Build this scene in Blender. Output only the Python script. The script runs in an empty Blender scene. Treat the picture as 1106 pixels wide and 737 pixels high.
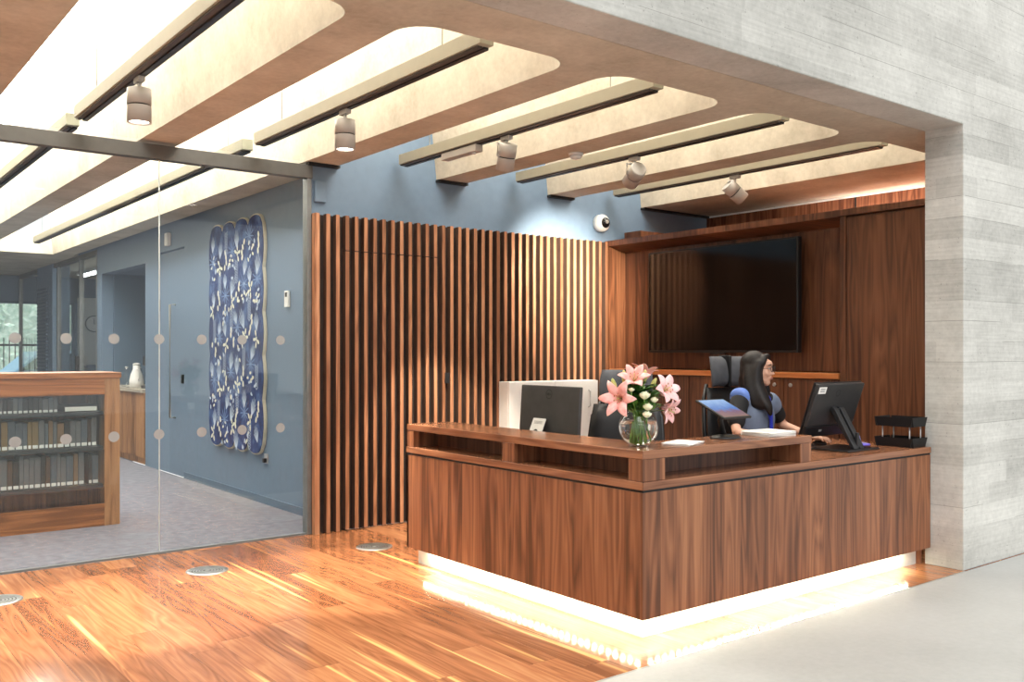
import bpy, bmesh, math, random
from math import pi, sin, cos, radians as R
from mathutils import Vector, Matrix
random.seed(7)
SC = bpy.context.scene
COL = SC.collection

# ------------------------------------------------------------------ helpers
def srgb(r, g, b):
    f = lambda c: (c/255/12.92) if c/255 <= .04045 else ((c/255+.055)/1.055)**2.4
    return (f(r), f(g), f(b), 1)

WM = {}          # object -> its world matrix

class MB:
    """collects shapes; build() links them as one mesh object"""
    def __init__(s): s.bm = bmesh.new()
    def face(s, pts, mi=0, smooth=False):
        f = s.bm.faces.new([s.bm.verts.new(p) for p in pts]); f.material_index = mi; f.smooth = smooth
        return s
    def box(s, a, b, mi=0, M=None):
        x0, x1 = sorted((a[0], b[0])); y0, y1 = sorted((a[1], b[1])); z0, z1 = sorted((a[2], b[2]))
        c = [(x0,y0,z0),(x1,y0,z0),(x1,y1,z0),(x0,y1,z0),(x0,y0,z1),(x1,y0,z1),(x1,y1,z1),(x0,y1,z1)]
        v = [s.bm.verts.new((M @ Vector(p)) if M else p) for p in c]
        for q in ((0,3,2,1),(4,5,6,7),(0,1,5,4),(1,2,6,5),(2,3,7,6),(3,0,4,7)):
            s.bm.faces.new([v[i] for i in q]).material_index = mi
        return s
    def prism(s, poly, axis, a, b, mi=0):
        """extrude a 2-D polygon along axis 0/1/2 from a to b"""
        def P(p, t):
            q = list(p); q.insert(axis, t); return tuple(q)
        va = [s.bm.verts.new(P(p, a)) for p in poly]; vb = [s.bm.verts.new(P(p, b)) for p in poly]
        n = len(poly)
        s.bm.faces.new(va).material_index = mi
        s.bm.faces.new(vb[::-1]).material_index = mi
        for i in range(n):
            s.bm.faces.new([va[i], vb[i], vb[(i+1) % n], va[(i+1) % n]]).material_index = mi
        return s
    def lathe(s, prof, n=32, M=None, mi=0, smooth=True, cap=True):
        """revolve (r, z) profile about local z"""
        rings = []
        for r, z in prof:
            ring = []
            for k in range(n):
                t = 2*pi*k/n; p = Vector((r*cos(t), r*sin(t), z))
                ring.append(s.bm.verts.new(M @ p if M else p))
            rings.append(ring)
        for a, b in zip(rings, rings[1:]):
            for k in range(n):
                f = s.bm.faces.new([a[k], a[(k+1) % n], b[(k+1) % n], b[k]]); f.material_index = mi; f.smooth = smooth
        if cap:
            s.bm.faces.new(rings[0][::-1]).material_index = mi
            s.bm.faces.new(rings[-1]).material_index = mi
        return s
    def tube(s, pts, r, n=10, mi=0, cap=True):
        pts = [Vector(p) for p in pts]; rs = r if isinstance(r, (list, tuple)) else [r]*len(pts)
        rings = []; up = Vector((0, 0, 1))
        for i, p in enumerate(pts):
            d = (pts[min(i+1, len(pts)-1)] - pts[max(i-1, 0)]).normalized()
            a = d.cross(up)
            if a.length < 1e-3: a = d.cross(Vector((1, 0, 0)))
            a.normalize(); b = d.cross(a).normalized()
            rings.append([s.bm.verts.new(p + rs[i]*(a*cos(2*pi*k/n) + b*sin(2*pi*k/n))) for k in range(n)])
        for a, b in zip(rings, rings[1:]):
            for k in range(n):
                f = s.bm.faces.new([a[k], a[(k+1) % n], b[(k+1) % n], b[k]]); f.smooth = True; f.material_index = mi
        if cap:
            s.bm.faces.new(rings[0][::-1]).material_index = mi; s.bm.faces.new(rings[-1]).material_index = mi
        return s
    def ball(s, c, rx, ry=None, rz=None, n=16, mi=0, M=None):
        ry = rx if ry is None else ry; rz = rx if rz is None else rz
        T = Matrix.Translation(c) @ (M.to_4x4() if M else Matrix.Identity(4)) @ Matrix.Diagonal((rx, ry, rz, 1))
        r = bmesh.ops.create_uvsphere(s.bm, u_segments=n, v_segments=max(6, n*2//3), radius=1, matrix=T)
        for v in r['verts']:
            for f in v.link_faces: f.smooth = True; f.material_index = mi
        return s
    def mesh(s, name, mats, inv=None):
        if inv is not None: s.bm.transform(inv)
        bmesh.ops.recalc_face_normals(s.bm, faces=s.bm.faces[:])
        me = bpy.data.meshes.new(name); s.bm.to_mesh(me); s.bm.free()
        for m in (mats if isinstance(mats, (list, tuple)) else [mats]): me.materials.append(m)
        return me

def props(o, label=None, cat=None, group=None, kind=None):
    if label: o['label'] = label
    if cat: o['category'] = cat
    if group: o['group'] = group
    if kind: o['kind'] = kind
    return o
def thing(name, label, cat, loc=(0,0,0), rot=0, group=None):
    o = bpy.data.objects.new(name, None); COL.objects.link(o)
    o.empty_display_size = .05
    M = Matrix.Translation(loc) @ (rot.to_4x4() if isinstance(rot, Matrix) else Matrix.Rotation(rot, 4, 'Z'))
    o.matrix_world = M; WM[o] = M
    return props(o, label, cat, group)
def part(name, mb, mats, parent=None, local=False, bevel=0, label=None, smooth=False):
    """one mesh object. World coordinates unless local=True (then in the root thing's frame)."""
    M = WM.get(parent, Matrix.Identity(4))
    me = mb.mesh(name, mats, None if (local or parent is None) else M.inverted()) if isinstance(mb, MB) else mb
    o = bpy.data.objects.new(name, me); COL.objects.link(o)
    if parent is not None:
        o.parent = parent
    WM[o] = M
    if bevel:
        b = o.modifiers.new('bevel', 'BEVEL'); b.width = bevel; b.segments = 2; b.limit_method = 'ANGLE'; b.angle_limit = R(50)
    if smooth:
        for p in me.polygons: p.use_smooth = True
    if label: o['label'] = label
    return o
def solo(name, mb, mats, label, cat, base=None, group=None, **k):
    """a thing that is one mesh, origin at base"""
    if base is not None:
        T = Matrix.Translation(base)
        me = mb.mesh(name, mats, T.inverted()); o = bpy.data.objects.new(name, me); COL.objects.link(o); o.matrix_world = T; WM[o] = T
        if k.get('bevel'):
            b = o.modifiers.new('bevel', 'BEVEL'); b.width = k['bevel']; b.segments = 2; b.limit_method = 'ANGLE'; b.angle_limit = R(50)
    else:
        o = part(name, mb, mats, **k)
    return props(o, label, cat, group)
def struct(name, mb, mats, label=None, bevel=0, cat=None):
    o = part(name, mb, mats, bevel=bevel); return props(o, label, cat, None, 'structure')
def copy_tree(o, loc=None, rot=None, label=None, parent=None):
    c = o.copy(); COL.objects.link(c)
    if parent is not None: c.parent = parent
    if loc is not None:
        M = Matrix.Translation(loc) @ (rot.to_4x4() if isinstance(rot, Matrix) else Matrix.Rotation(rot or 0, 4, 'Z'))
        c.matrix_world = M; WM[c] = M
    else: WM[c] = WM.get(parent, Matrix.Identity(4))
    if label: c['label'] = label
    for ch in list(o.children): copy_tree(ch, parent=c)
    return c
def evaluated(o, drop=True):
    bpy.context.view_layer.update()
    dg = bpy.context.evaluated_depsgraph_get()
    me = bpy.data.meshes.new_from_object(o.evaluated_get(dg))
    if drop: bpy.data.objects.remove(o)
    return me
def skin(verts, edges, radii, sub=2, root=0):
    """joints + bones + radii grown into a tapering surface; returns a mesh"""
    me = bpy.data.meshes.new('skin'); me.from_pydata(verts, edges, [])
    o = bpy.data.objects.new('skin', me); COL.objects.link(o)
    m = o.modifiers.new('s', 'SKIN'); m.use_smooth_shade = True
    for i, v in enumerate(me.skin_vertices[0].data):
        r = radii[i]; v.radius = (r, r) if not isinstance(r, tuple) else r
        v.use_root = (i == root)
    s = o.modifiers.new('u', 'SUBSURF'); s.levels = sub; s.render_levels = sub
    return evaluated(o)
def fuse(meshes, voxel, smooth=4):
    """several closed meshes melted into one continuous surface"""
    bm = bmesh.new()
    for m in meshes: bm.from_mesh(m)
    me = bpy.data.meshes.new('fuse'); bm.to_mesh(me); bm.free()
    o = bpy.data.objects.new('fuse', me); COL.objects.link(o)
    r = o.modifiers.new('r', 'REMESH'); r.mode = 'VOXEL'; r.voxel_size = voxel; r.use_smooth_shade = True
    s = o.modifiers.new('sm', 'SMOOTH'); s.iterations = smooth; s.factor = .5
    return evaluated(o)
def text_mb(txt, size, depth=.0006):
    cu = bpy.data.curves.new('t', 'FONT'); cu.body = txt; cu.size = size; cu.extrude = depth
    cu.align_x = 'CENTER'; cu.align_y = 'CENTER'
    o = bpy.data.objects.new('t', cu); COL.objects.link(o)
    return evaluated(o)

# ------------------------------------------------------------------ materials
def newmat(name):
    m = bpy.data.materials.new(name); m.use_nodes = True
    nt = m.node_tree; nt.nodes.clear()
    out = nt.nodes.new('ShaderNodeOutputMaterial')
    return m, nt, out
def N(nt, t, **k):
    n = nt.nodes.new(t)
    for a, v in k.items(): setattr(n, a, v)
    return n
def math_(nt, op, a, b=None, clamp=False):
    n = N(nt, 'ShaderNodeMath', operation=op, use_clamp=clamp)
    for i, v in enumerate((a, b)):
        if v is None: continue
        if isinstance(v, (int, float)): n.inputs[i].default_value = v
        else: nt.links.new(v, n.inputs[i])
    return n.outputs[0]
def mixc(nt, fac, a, b, blend='MIX'):
    n = N(nt, 'ShaderNodeMix', data_type='RGBA', blend_type=blend)
    for s, v in ((n.inputs[0], fac), (n.inputs[6], a), (n.inputs[7], b)):
        if isinstance(v, (int, float)): s.default_value = v
        elif isinstance(v, tuple): s.default_value = v
        else: nt.links.new(v, s)
    return n.outputs[2]
def ramp(nt, fac, stops):
    n = N(nt, 'ShaderNodeValToRGB'); e = n.color_ramp.elements
    while len(e) < len(stops): e.new(.5)
    for el, (p, c) in zip(e, stops): el.position = p; el.color = c
    nt.links.new(fac, n.inputs[0]); return n.outputs[0]
def bsdf(nt, out, col, rough=.5, metal=0, spec=.5, bump=None, bstr=.1, bdist=.002, coat=0):
    b = N(nt, 'ShaderNodeBsdfPrincipled')
    for s, v in ((b.inputs['Base Color'], col), (b.inputs['Roughness'], rough), (b.inputs['Metallic'], metal)):
        if isinstance(v, (int, float)): s.default_value = v
        elif isinstance(v, tuple): s.default_value = v
        else: nt.links.new(v, s)
    b.inputs['Specular IOR Level'].default_value = spec
    if coat:
        b.inputs['Coat Weight'].default_value = coat; b.inputs['Coat Roughness'].default_value = .15
    if bump is not None:
        bp = N(nt, 'ShaderNodeBump'); bp.inputs['Strength'].default_value = bstr; bp.inputs['Distance'].default_value = bdist
        nt.links.new(bump, bp.inputs['Height']); nt.links.new(bp.outputs[0], b.inputs['Normal'])
    nt.links.new(b.outputs[0], out.inputs[0]); return b
def pos(nt):
    g = N(nt, 'ShaderNodeNewGeometry'); s = N(nt, 'ShaderNodeSeparateXYZ'); nt.links.new(g.outputs['Position'], s.inputs[0])
    return g.outputs['Position'], s.outputs[0], s.outputs[1], s.outputs[2]
def vec(nt, x, y, z):
    c = N(nt, 'ShaderNodeCombineXYZ')
    for i, v in enumerate((x, y, z)):
        if isinstance(v, (int, float)): c.inputs[i].default_value = v
        else: nt.links.new(v, c.inputs[i])
    return c.outputs[0]
def noise(nt, v, scale, detail=3, rough=.5, dist=0, out=0):
    n = N(nt, 'ShaderNodeTexNoise'); n.inputs['Scale'].default_value = scale; n.inputs['Detail'].default_value = detail
    n.inputs['Roughness'].default_value = rough; n.inputs['Distortion'].default_value = dist
    nt.links.new(v, n.inputs['Vector']); return n.outputs[out]
def white(nt, x):
    n = N(nt, 'ShaderNodeTexWhiteNoise', noise_dimensions='1D'); nt.links.new(x, n.inputs['W']); return n.outputs['Value']

def plain(name, col, rough=.5, metal=0, spec=.5, speck=.06, coat=0):
    """painted / plastic / metal surface with a faint uneven tone"""
    m, nt, out = newmat(name); p, x, y, z = pos(nt)
    n = noise(nt, p, 14, 4)
    c2 = tuple(c*(1-speck*2) for c in col[:3]) + (1,); c1 = tuple(min(1, c*(1+speck)) for c in col[:3]) + (1,)
    bsdf(nt, out, ramp(nt, n, [(.3, c2), (.7, c1)]), rough, metal, spec, coat=coat); return m
def emit(name, col, strength):
    m, nt, out = newmat(name); e = N(nt, 'ShaderNodeEmission'); e.inputs[0].default_value = col; e.inputs[1].default_value = strength
    nt.links.new(e.outputs[0], out.inputs[0]); return m
def wood(name, dark, mid, light, grain='Z', strip=.18, rough=.35, rings=9, tone=.35, spec=.4, coat=0, ss=1.0):
    """veneer: leaves side by side, each with its own stretched rings and tone"""
    m, nt, out = newmat(name); p, x, y, z = pos(nt)
    if grain == 'Z': a, u, w = z, math_(nt, 'ADD', x, y), math_(nt, 'SUBTRACT', x, y)
    elif grain == 'X': a, u, w = x, math_(nt, 'ADD', y, z), math_(nt, 'SUBTRACT', y, z)
    else: a, u, w = y, math_(nt, 'ADD', x, z), math_(nt, 'SUBTRACT', x, z)
    rnd = white(nt, math_(nt, 'FLOOR', math_(nt, 'DIVIDE', u, strip)))
    off = math_(nt, 'MULTIPLY', rnd, 37.)
    v = vec(nt, math_(nt, 'MULTIPLY', u, 7*ss), math_(nt, 'ADD', math_(nt, 'MULTIPLY', a, .55*ss), off), math_(nt, 'MULTIPLY', w, 1.0))
    n1 = noise(nt, v, 1.0, 2, .45, .25)
    ring = math_(nt, 'FRACT', math_(nt, 'MULTIPLY', n1, float(rings)))
    ring = math_(nt, 'ABSOLUTE', math_(nt, 'SUBTRACT', ring, .5))
    v2 = vec(nt, math_(nt, 'MULTIPLY', u, 160.), math_(nt, 'ADD', math_(nt, 'MULTIPLY', a, 2.2), off), w)
    fine = noise(nt, v2, 1.0, 3, .6)
    v3 = vec(nt, math_(nt, 'MULTIPLY', u, 22.), math_(nt, 'ADD', math_(nt, 'MULTIPLY', a, .3), off), w)
    streak = noise(nt, v3, 1.0, 3, .5)
    f = math_(nt, 'ADD', math_(nt, 'MULTIPLY', ring, .55), math_(nt, 'MULTIPLY', fine, .35))
    f = math_(nt, 'ADD', f, math_(nt, 'MULTIPLY', math_(nt, 'SUBTRACT', streak, .5), .75))
    f = math_(nt, 'ADD', f, math_(nt, 'MULTIPLY', math_(nt, 'SUBTRACT', rnd, .5), tone))
    c = ramp(nt, f, [(.05, dark), (.33, mid), (.7, light)])
    bsdf(nt, out, c, rough, 0, spec, bump=fine, bstr=.08, bdist=.001, coat=coat); return m
def concrete(name, c1, c2, boards=True, axis='x', rough=.85, board=.135, patch=1.0, along=2.4):
    m, nt, out = newmat(name); p, x, y, z = pos(nt)
    u = math_(nt, 'ADD', x, y)
    big = noise(nt, p, 1.3*patch, 4, .6); small = noise(nt, p, 28, 4, .65)
    f = math_(nt, 'ADD', math_(nt, 'MULTIPLY', big, .55), math_(nt, 'MULTIPLY', small, .25))
    h = small
    if boards:
        row = math_(nt, 'FLOOR', math_(nt, 'DIVIDE', z, board))
        seg = math_(nt, 'FLOOR', math_(nt, 'ADD', math_(nt, 'DIVIDE', u, along), math_(nt, 'MULTIPLY', white(nt, row), 9.)))
        r = white(nt, math_(nt, 'ADD', math_(nt, 'MULTIPLY', row, 7.13), math_(nt, 'MULTIPLY', seg, 3.71)))
        st = noise(nt, vec(nt, math_(nt, 'MULTIPLY', u, 2.), math_(nt, 'MULTIPLY', z, 60.), 0.), 1., 4, .6)
        f = math_(nt, 'ADD', f, math_(nt, 'MULTIPLY', math_(nt, 'SUBTRACT', r, .5), .15))
        f = math_(nt, 'ADD', f, math_(nt, 'MULTIPLY', math_(nt, 'SUBTRACT', st, .5), .28))
        fr = math_(nt, 'FRACT', math_(nt, 'DIVIDE', z, board))
        wob = math_(nt, 'MULTIPLY', noise(nt, p, 3, 2), .05)
        line = math_(nt, 'LESS_THAN', fr, wob)
        lm = math_(nt, 'GREATER_THAN', noise(nt, vec(nt, math_(nt, 'MULTIPLY', u, .8), math_(nt, 'MULTIPLY', z, 7.), 0.), 1., 1), .52)
        line = math_(nt, 'MULTIPLY', line, lm)
        f = math_(nt, 'SUBTRACT', f, math_(nt, 'MULTIPLY', line, .28))
        h = math_(nt, 'SUBTRACT', small, math_(nt, 'MULTIPLY', line, 1.5))
        pit = noise(nt, p, 55, 1)
        f = math_(nt, 'SUBTRACT', f, math_(nt, 'MULTIPLY', math_(nt, 'GREATER_THAN', pit, .74), .2))
    c = ramp(nt, f, [(.15, c1), (.62, c2)])
    bsdf(nt, out, c, rough, 0, .3, bump=h, bstr=.25, bdist=.004); return m
def timber_floor(name):
    m, nt, out = newmat(name); p, x, y, z = pos(nt)
    W = .165; L = 1.9
    row = math_(nt, 'FLOOR', math_(nt, 'DIVIDE', x, W))
    rr = white(nt, row)
    t = math_(nt, 'ADD', math_(nt, 'DIVIDE', y, L), math_(nt, 'MULTIPLY', rr, 5.3))
    seg = math_(nt, 'FLOOR', t)
    rnd = white(nt, math_(nt, 'ADD', math_(nt, 'MULTIPLY', row, 5.17), math_(nt, 'MULTIPLY', seg, 2.39)))
    off = math_(nt, 'MULTIPLY', rnd, 41.)
    xo = math_(nt, 'ADD', x, off)
    v = vec(nt, math_(nt, 'MULTIPLY', xo, 8.), math_(nt, 'ADD', math_(nt, 'MULTIPLY', y, .7), off), 0.)
    n1 = noise(nt, v, 1., 2, .45, .4)
    ring = math_(nt, 'ABSOLUTE', math_(nt, 'SUBTRACT', math_(nt, 'FRACT', math_(nt, 'MULTIPLY', n1, 10.)), .5))
    fine = noise(nt, vec(nt, math_(nt, 'MULTIPLY', xo, 150.), math_(nt, 'MULTIPLY', y, 3.), 0.), 1., 3, .6)
    strk = noise(nt, vec(nt, math_(nt, 'MULTIPLY', xo, 16.), math_(nt, 'MULTIPLY', y, .45), 0.), 1., 2, .5)
    f = math_(nt, 'ADD', math_(nt, 'MULTIPLY', ring, .38), math_(nt, 'MULTIPLY', fine, .26))
    f = math_(nt, 'ADD', f, math_(nt, 'MULTIPLY', math_(nt, 'SUBTRACT', rnd, .5), .36))
    f = math_(nt, 'ADD', f, math_(nt, 'MULTIPLY', math_(nt, 'SUBTRACT', strk, .5), .5))
    c = ramp(nt, f, [(.0, srgb(120, 74, 48)), (.28, srgb(162, 106, 71)), (.62, srgb(192, 138, 97))])
    sap = ramp(nt, strk, [(.63, (0, 0, 0, 1)), (.70, (1, 1, 1, 1))])
    c = mixc(nt, math_(nt, 'MULTIPLY', sap, .75), c, srgb(238, 190, 120))
    fx = math_(nt, 'FRACT', math_(nt, 'DIVIDE', x, W)); fy = math_(nt, 'FRACT', t)
    gap = math_(nt, 'MAXIMUM', math_(nt, 'LESS_THAN', fx, .012), math_(nt, 'LESS_THAN', fy, .0016))
    c = mixc(nt, math_(nt, 'MULTIPLY', gap, .5), c, srgb(80, 40, 20))
    bsdf(nt, out, c, math_(nt, 'ADD', math_(nt, 'MULTIPLY', fine, .06), .10), 0, .5, bump=fine, bstr=.02, bdist=.001); return m
def glass(name, tint=(.93, .965, .96, 1), f0=.045, rough=0., edge=1.):
    m, nt, out = newmat(name)
    lw = N(nt, 'ShaderNodeLayerWeight'); lw.inputs[0].default_value = .5
    p5 = math_(nt, 'POWER', lw.outputs['Facing'], 5.)
    fac = math_(nt, 'ADD', math_(nt, 'MULTIPLY', p5, .9*edge), f0, True)
    t = N(nt, 'ShaderNodeBsdfTransparent'); t.inputs[0].default_value = tint
    g = N(nt, 'ShaderNodeBsdfGlossy'); g.inputs['Roughness'].default_value = rough
    mx = N(nt, 'ShaderNodeMixShader')
    nt.links.new(fac, mx.inputs[0]); nt.links.new(t.outputs[0], mx.inputs[1]); nt.links.new(g.outputs[0], mx.inputs[2])
    nt.links.new(mx.outputs[0], out.inputs[0]); return m

M = {}
# joinery
M['walnut'] = wood('walnut_veneer', srgb(88, 54, 36), srgb(132, 84, 57), srgb(164, 112, 78), 'Z', .155)
M['walnut_dark'] = wood('walnut_wall_veneer', srgb(72, 42, 28), srgb(106, 66, 44), srgb(134, 88, 60), 'Z', .31, rough=.4)
M['walnut_h'] = wood('walnut_top', srgb(96, 60, 42), srgb(134, 88, 62), srgb(164, 114, 82), 'Y', .5, rough=.2, spec=.5)
M['walnut_hx'] = wood('walnut_edge_x', srgb(96, 60, 42), srgb(134, 88, 62), srgb(164, 114, 82), 'X', .5, rough=.2, spec=.5)
M['slat'] = wood('slat_timber', srgb(132, 88, 62), srgb(172, 120, 88), srgb(200, 150, 114), 'Z', .083, tone=.4, rough=.45)
M['oak'] = wood('case_timber', srgb(110, 66, 34), srgb(150, 95, 54), srgb(180, 122, 74), 'X', .4, rough=.4)
M['oak_v'] = wood('counter_timber', srgb(100, 66, 40), srgb(146, 104, 68), srgb(170, 126, 86), 'Z', .2, rough=.5)
M['slat_side'] = plain('slat_dark_side', srgb(84, 60, 48), .8)  # darker colour on the slats behind their front strip
M['slat_back'] = plain('slat_backing_dark', srgb(50, 40, 36), .9)
M['floor_timber'] = timber_floor('timber_floor')
M['floor_grey'] = concrete('polished_screed', srgb(152, 152, 149), srgb(184, 184, 181), False, rough=.42, patch=.8)
M['carpet'] = plain('grey_carpet', srgb(112, 112, 120), .95, spec=.1, speck=.12)
M['board_concrete'] = concrete('board_marked_concrete', srgb(150, 149, 144), srgb(218, 217, 211))
M['beam_concrete'] = concrete('fair_faced_concrete', srgb(150, 140, 124), srgb(214, 206, 189), False, patch=2.2)
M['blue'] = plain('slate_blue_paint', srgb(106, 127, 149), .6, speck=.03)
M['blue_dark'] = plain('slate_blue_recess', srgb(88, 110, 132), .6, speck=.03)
M['rail'] = plain('grey_anodised_metal', srgb(88, 87, 85), .5, .2)
M['post'] = plain('grey_post_metal', srgb(120, 124, 126), .4, .3)
M['glass'] = glass('clear_partition_glass', (.97, .985, .982, 1), f0=.03)
M['vase_glass'] = glass('vase_glass', (.97, .985, .98, 1), .05, edge=1.1)
m, nt, out = newmat('water'); g_ = N(nt, 'ShaderNodeBsdfGlass'); g_.inputs['IOR'].default_value = 1.33; g_.inputs['Color'].default_value = (.97, .99, .98, 1)
nt.links.new(g_.outputs[0], out.inputs[0]); M['water'] = m
M['dot'] = plain('frosted_dot', srgb(150, 157, 162), .7, speck=.02)
M['track'] = plain('track_cream', srgb(164, 160, 142), .5, speck=.02)
M['track_dark'] = plain('track_slot', srgb(70, 64, 60), .5)
M['lamp_grey'] = plain('lamp_grey', srgb(170, 165, 160), .45, speck=.02)
M['seam'] = plain('dark_seam', srgb(50, 48, 46), .6)
M['white'] = plain('white_laminate', srgb(236, 236, 234), .4, speck=.01)
M['white_plastic'] = plain('white_plastic', srgb(225, 225, 222), .35, speck=.01)
M['paper'] = plain('paper', srgb(240, 239, 234), .8, speck=.01)
M['print'] = plain('printed_ink', srgb(120, 120, 124), .8)
M['black'] = plain('black_plastic', srgb(22, 22, 24), .35)
M['black_matt'] = plain('black_matt', srgb(18, 18, 19), .6)
M['screen'] = plain('switched_off_screen', srgb(6, 6, 7), .1, spec=.5)
M['mon_back'] = plain('monitor_back_grey', srgb(74, 73, 72), .38, .4)
M['mon_back2'] = plain('monitor_back_charcoal', srgb(66, 66, 67), .35, .4)
M['silver'] = plain('silver_metal', srgb(200, 200, 200), .35, .6)
M['steel'] = plain('brushed_steel', srgb(176, 177, 175), .35, .85)
M['dark_metal'] = plain('dark_metal', srgb(60, 60, 62), .4, .6)
M['leather'] = plain('black_leather', srgb(24, 24, 26), .45)
M['fabric'] = plain('grey_upholstery', srgb(84, 86, 92), .8, speck=.1)
M['skin'] = plain('skin', srgb(218, 168, 142), .5, speck=.03)
M['hair'] = wood('dark_hair', srgb(12, 9, 9), srgb(24, 18, 17), srgb(44, 34, 31), 'Z', .02, rough=.55)
M['top'] = plain('blue_grey_top', srgb(112, 124, 146), .85, speck=.08)
M['sleeve'] = plain('black_cloth', srgb(20, 20, 23), .85)
M['yoke'] = plain('blue_cloth', srgb(104, 134, 205), .8)
M['lanyard'] = plain('blue_lanyard', srgb(40, 58, 190), .7)
M['lip'] = plain('lips', srgb(196, 132, 118), .5)
M['eye'] = plain('eye_white', srgb(225, 222, 216), .3)
M['trousers'] = plain('charcoal_trousers', srgb(38, 40, 46), .85)
M['purple'] = plain('violet_cable', srgb(120, 110, 220), .5)
# lamps
WARM = (1, .86, .60, 1)
M['sky_panel'] = emit('skylight_glow', (1, .94, .82, 1), 11.0)
M['sky_panel2'] = emit('skylight_glow_office', (1, .97, .90, 1), 17.0)
M['lamp_face'] = emit('lamp_face', (1, .93, .82, 1), 14)
M['led'] = emit('led_strip', (1, .95, .68, 1), 190)
M['tube'] = emit('office_tube', (.95, 1, 1, 1), 22)
def plant(name, c1, c2, rough=.5, sc=30, trans=.25):
    m, nt, out = newmat(name); p, x, y, z = pos(nt)
    b = bsdf(nt, out, ramp(nt, noise(nt, p, sc, 3), [(.3, c1), (.7, c2)]), rough)
    b.inputs['Subsurface Weight'].default_value = trans; b.inputs['Subsurface Radius'].default_value = (.01, .005, .003); return m
M['petal'] = plant('lily_petal', srgb(236, 150, 142), srgb(250, 200, 192))
M['petal_pale'] = plant('pale_lily_petal', srgb(240, 176, 176), srgb(252, 214, 212))
M['bud'] = plant('lily_bud', srgb(176, 178, 96), srgb(206, 196, 132))
M['cream'] = plant('cream_petal', srgb(238, 236, 196), srgb(250, 248, 222))
M['leaf'] = plant('leaf_green', srgb(34, 84, 26), srgb(78, 132, 44))
M['stem'] = plant('stem_green', srgb(84, 130, 50), srgb(130, 168, 80))
M['anther'] = plain('anther', srgb(150, 70, 30), .8)
M['hedge'] = plant('hedge', srgb(176, 206, 190), srgb(236, 246, 236), sc=9)

# ------------------------------------------------------------------ setting
XP, YF = 5.985, 2.92            # pillar inner face, line of the concrete front
ZS = 2.892                      # soffit
YG = 6.66                       # glass line / blue back wall
XB = 3.50                       # blue side wall behind the glass
ZT = 3.80                       # skylight level

struct('floor', MB().box((-9, -9, -.2), (20, YF-.012, 0)), M['floor_grey'], 'pale grey polished floor of the entrance hall', cat='floor')
struct('floor_timber', MB().box((-5, YF-.004, -.2), (XP, YG-.03, 0)).box((XP, 3.18, -.2), (8.2, YG-.03, 0)), M['floor_timber'], 'warm timber plank floor around the reception desk', cat='floor')
struct('trim_1', MB().box((-5, YF-.012, -.2), (XP, YF-.004, .001)), M['steel'], 'thin metal strip between timber and grey floor', cat='trim')
struct('floor_carpet', MB().box((-5, YG-.03, -.2), (XB, 20, .0)).box((XB, 14.2, -.2), (8, 20, 0)), M['carpet'], 'grey carpet floor behind the glass', cat='floor')

# board-marked concrete wall with the opening
w = MB()
w.prism([(-9, ZS), (XP, ZS), (XP, 0), (20, 0), (20, 6.5), (-9, 6.5)], 1, YF, 3.18)
struct('wall_front', w, M['board_concrete'], 'board-marked grey concrete wall with the wide opening', bevel=.006, cat='wall')

# ceiling: front band with beams like teeth, rounded coffer corners, drafted sides
BEAMS = [(-3.02, -2.76), (-1.78, -1.52), (-.54, -.28), (.69, .96), (1.92, 2.19), (3.15, 3.43), (4.38, 4.67), (5.63, 5.92), (6.88, 8.2)]
YC, RC = 3.52, .17
def comb(dx, dy):
    pts = [(-4.8, 3.18), (8.2, 3.18)]
    for i in range(len(BEAMS)-1, -1, -1):
        x0, x1 = BEAMS[i]
        yend = 15.3 if x0 < 3.3 else 6.70
        last, first = (i == len(BEAMS)-1), (i == 0)
        if last: pts += [(x1, yend), (x0-dx, yend)]
        else: pts += [(x1+dx, yend), (x0-dx, yend)]
        if not first:                                  # coffer front edge to the next beam on the left
            xl = BEAMS[i-1][1]
            for k in range(9):
                t = pi/2*k/8
                pts.append((x0-dx-RC+RC*cos(t), YC+dy+RC-RC*sin(t)))
            for k in range(9):
                t = pi/2*k/8
                pts.append((xl+dx+RC-RC*sin(t), YC+dy+RC-RC*cos(t)))
        else:
            pts += [(x0-dx, YC+dy), (-4.8, YC+dy)]
    return pts
w = MB()
lo, hi = comb(0, 0), comb(.10, .10)
vl = [w.bm.verts.new((x, y, ZS)) for x, y in lo]; vh = [w.bm.verts.new((x, y, ZT)) for x, y in hi]
w.bm.faces.new(vl)
w.bm.faces.new(vh[::-1])
for i in range(len(vl)):
    j = (i+1) % len(vl); w.bm.faces.new([vl[i], vl[j], vh[j], vh[i]])
struct('ceiling', w, M['beam_concrete'], 'fair-faced concrete ceiling with deep beams and coffers', cat='ceiling')
struct('ceiling_office', MB().box((-5, 15.3, ZS), (8, 20, 3.2)), M['beam_concrete'], 'flat concrete ceiling at the far end of the office', cat='ceiling')
struct('roof_cover', MB().box((-5, 2.95, ZT+.06), (8.3, 15.6, ZT+.2)), M['beam_concrete'], 'roof over the skylights', cat='roof')
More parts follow.
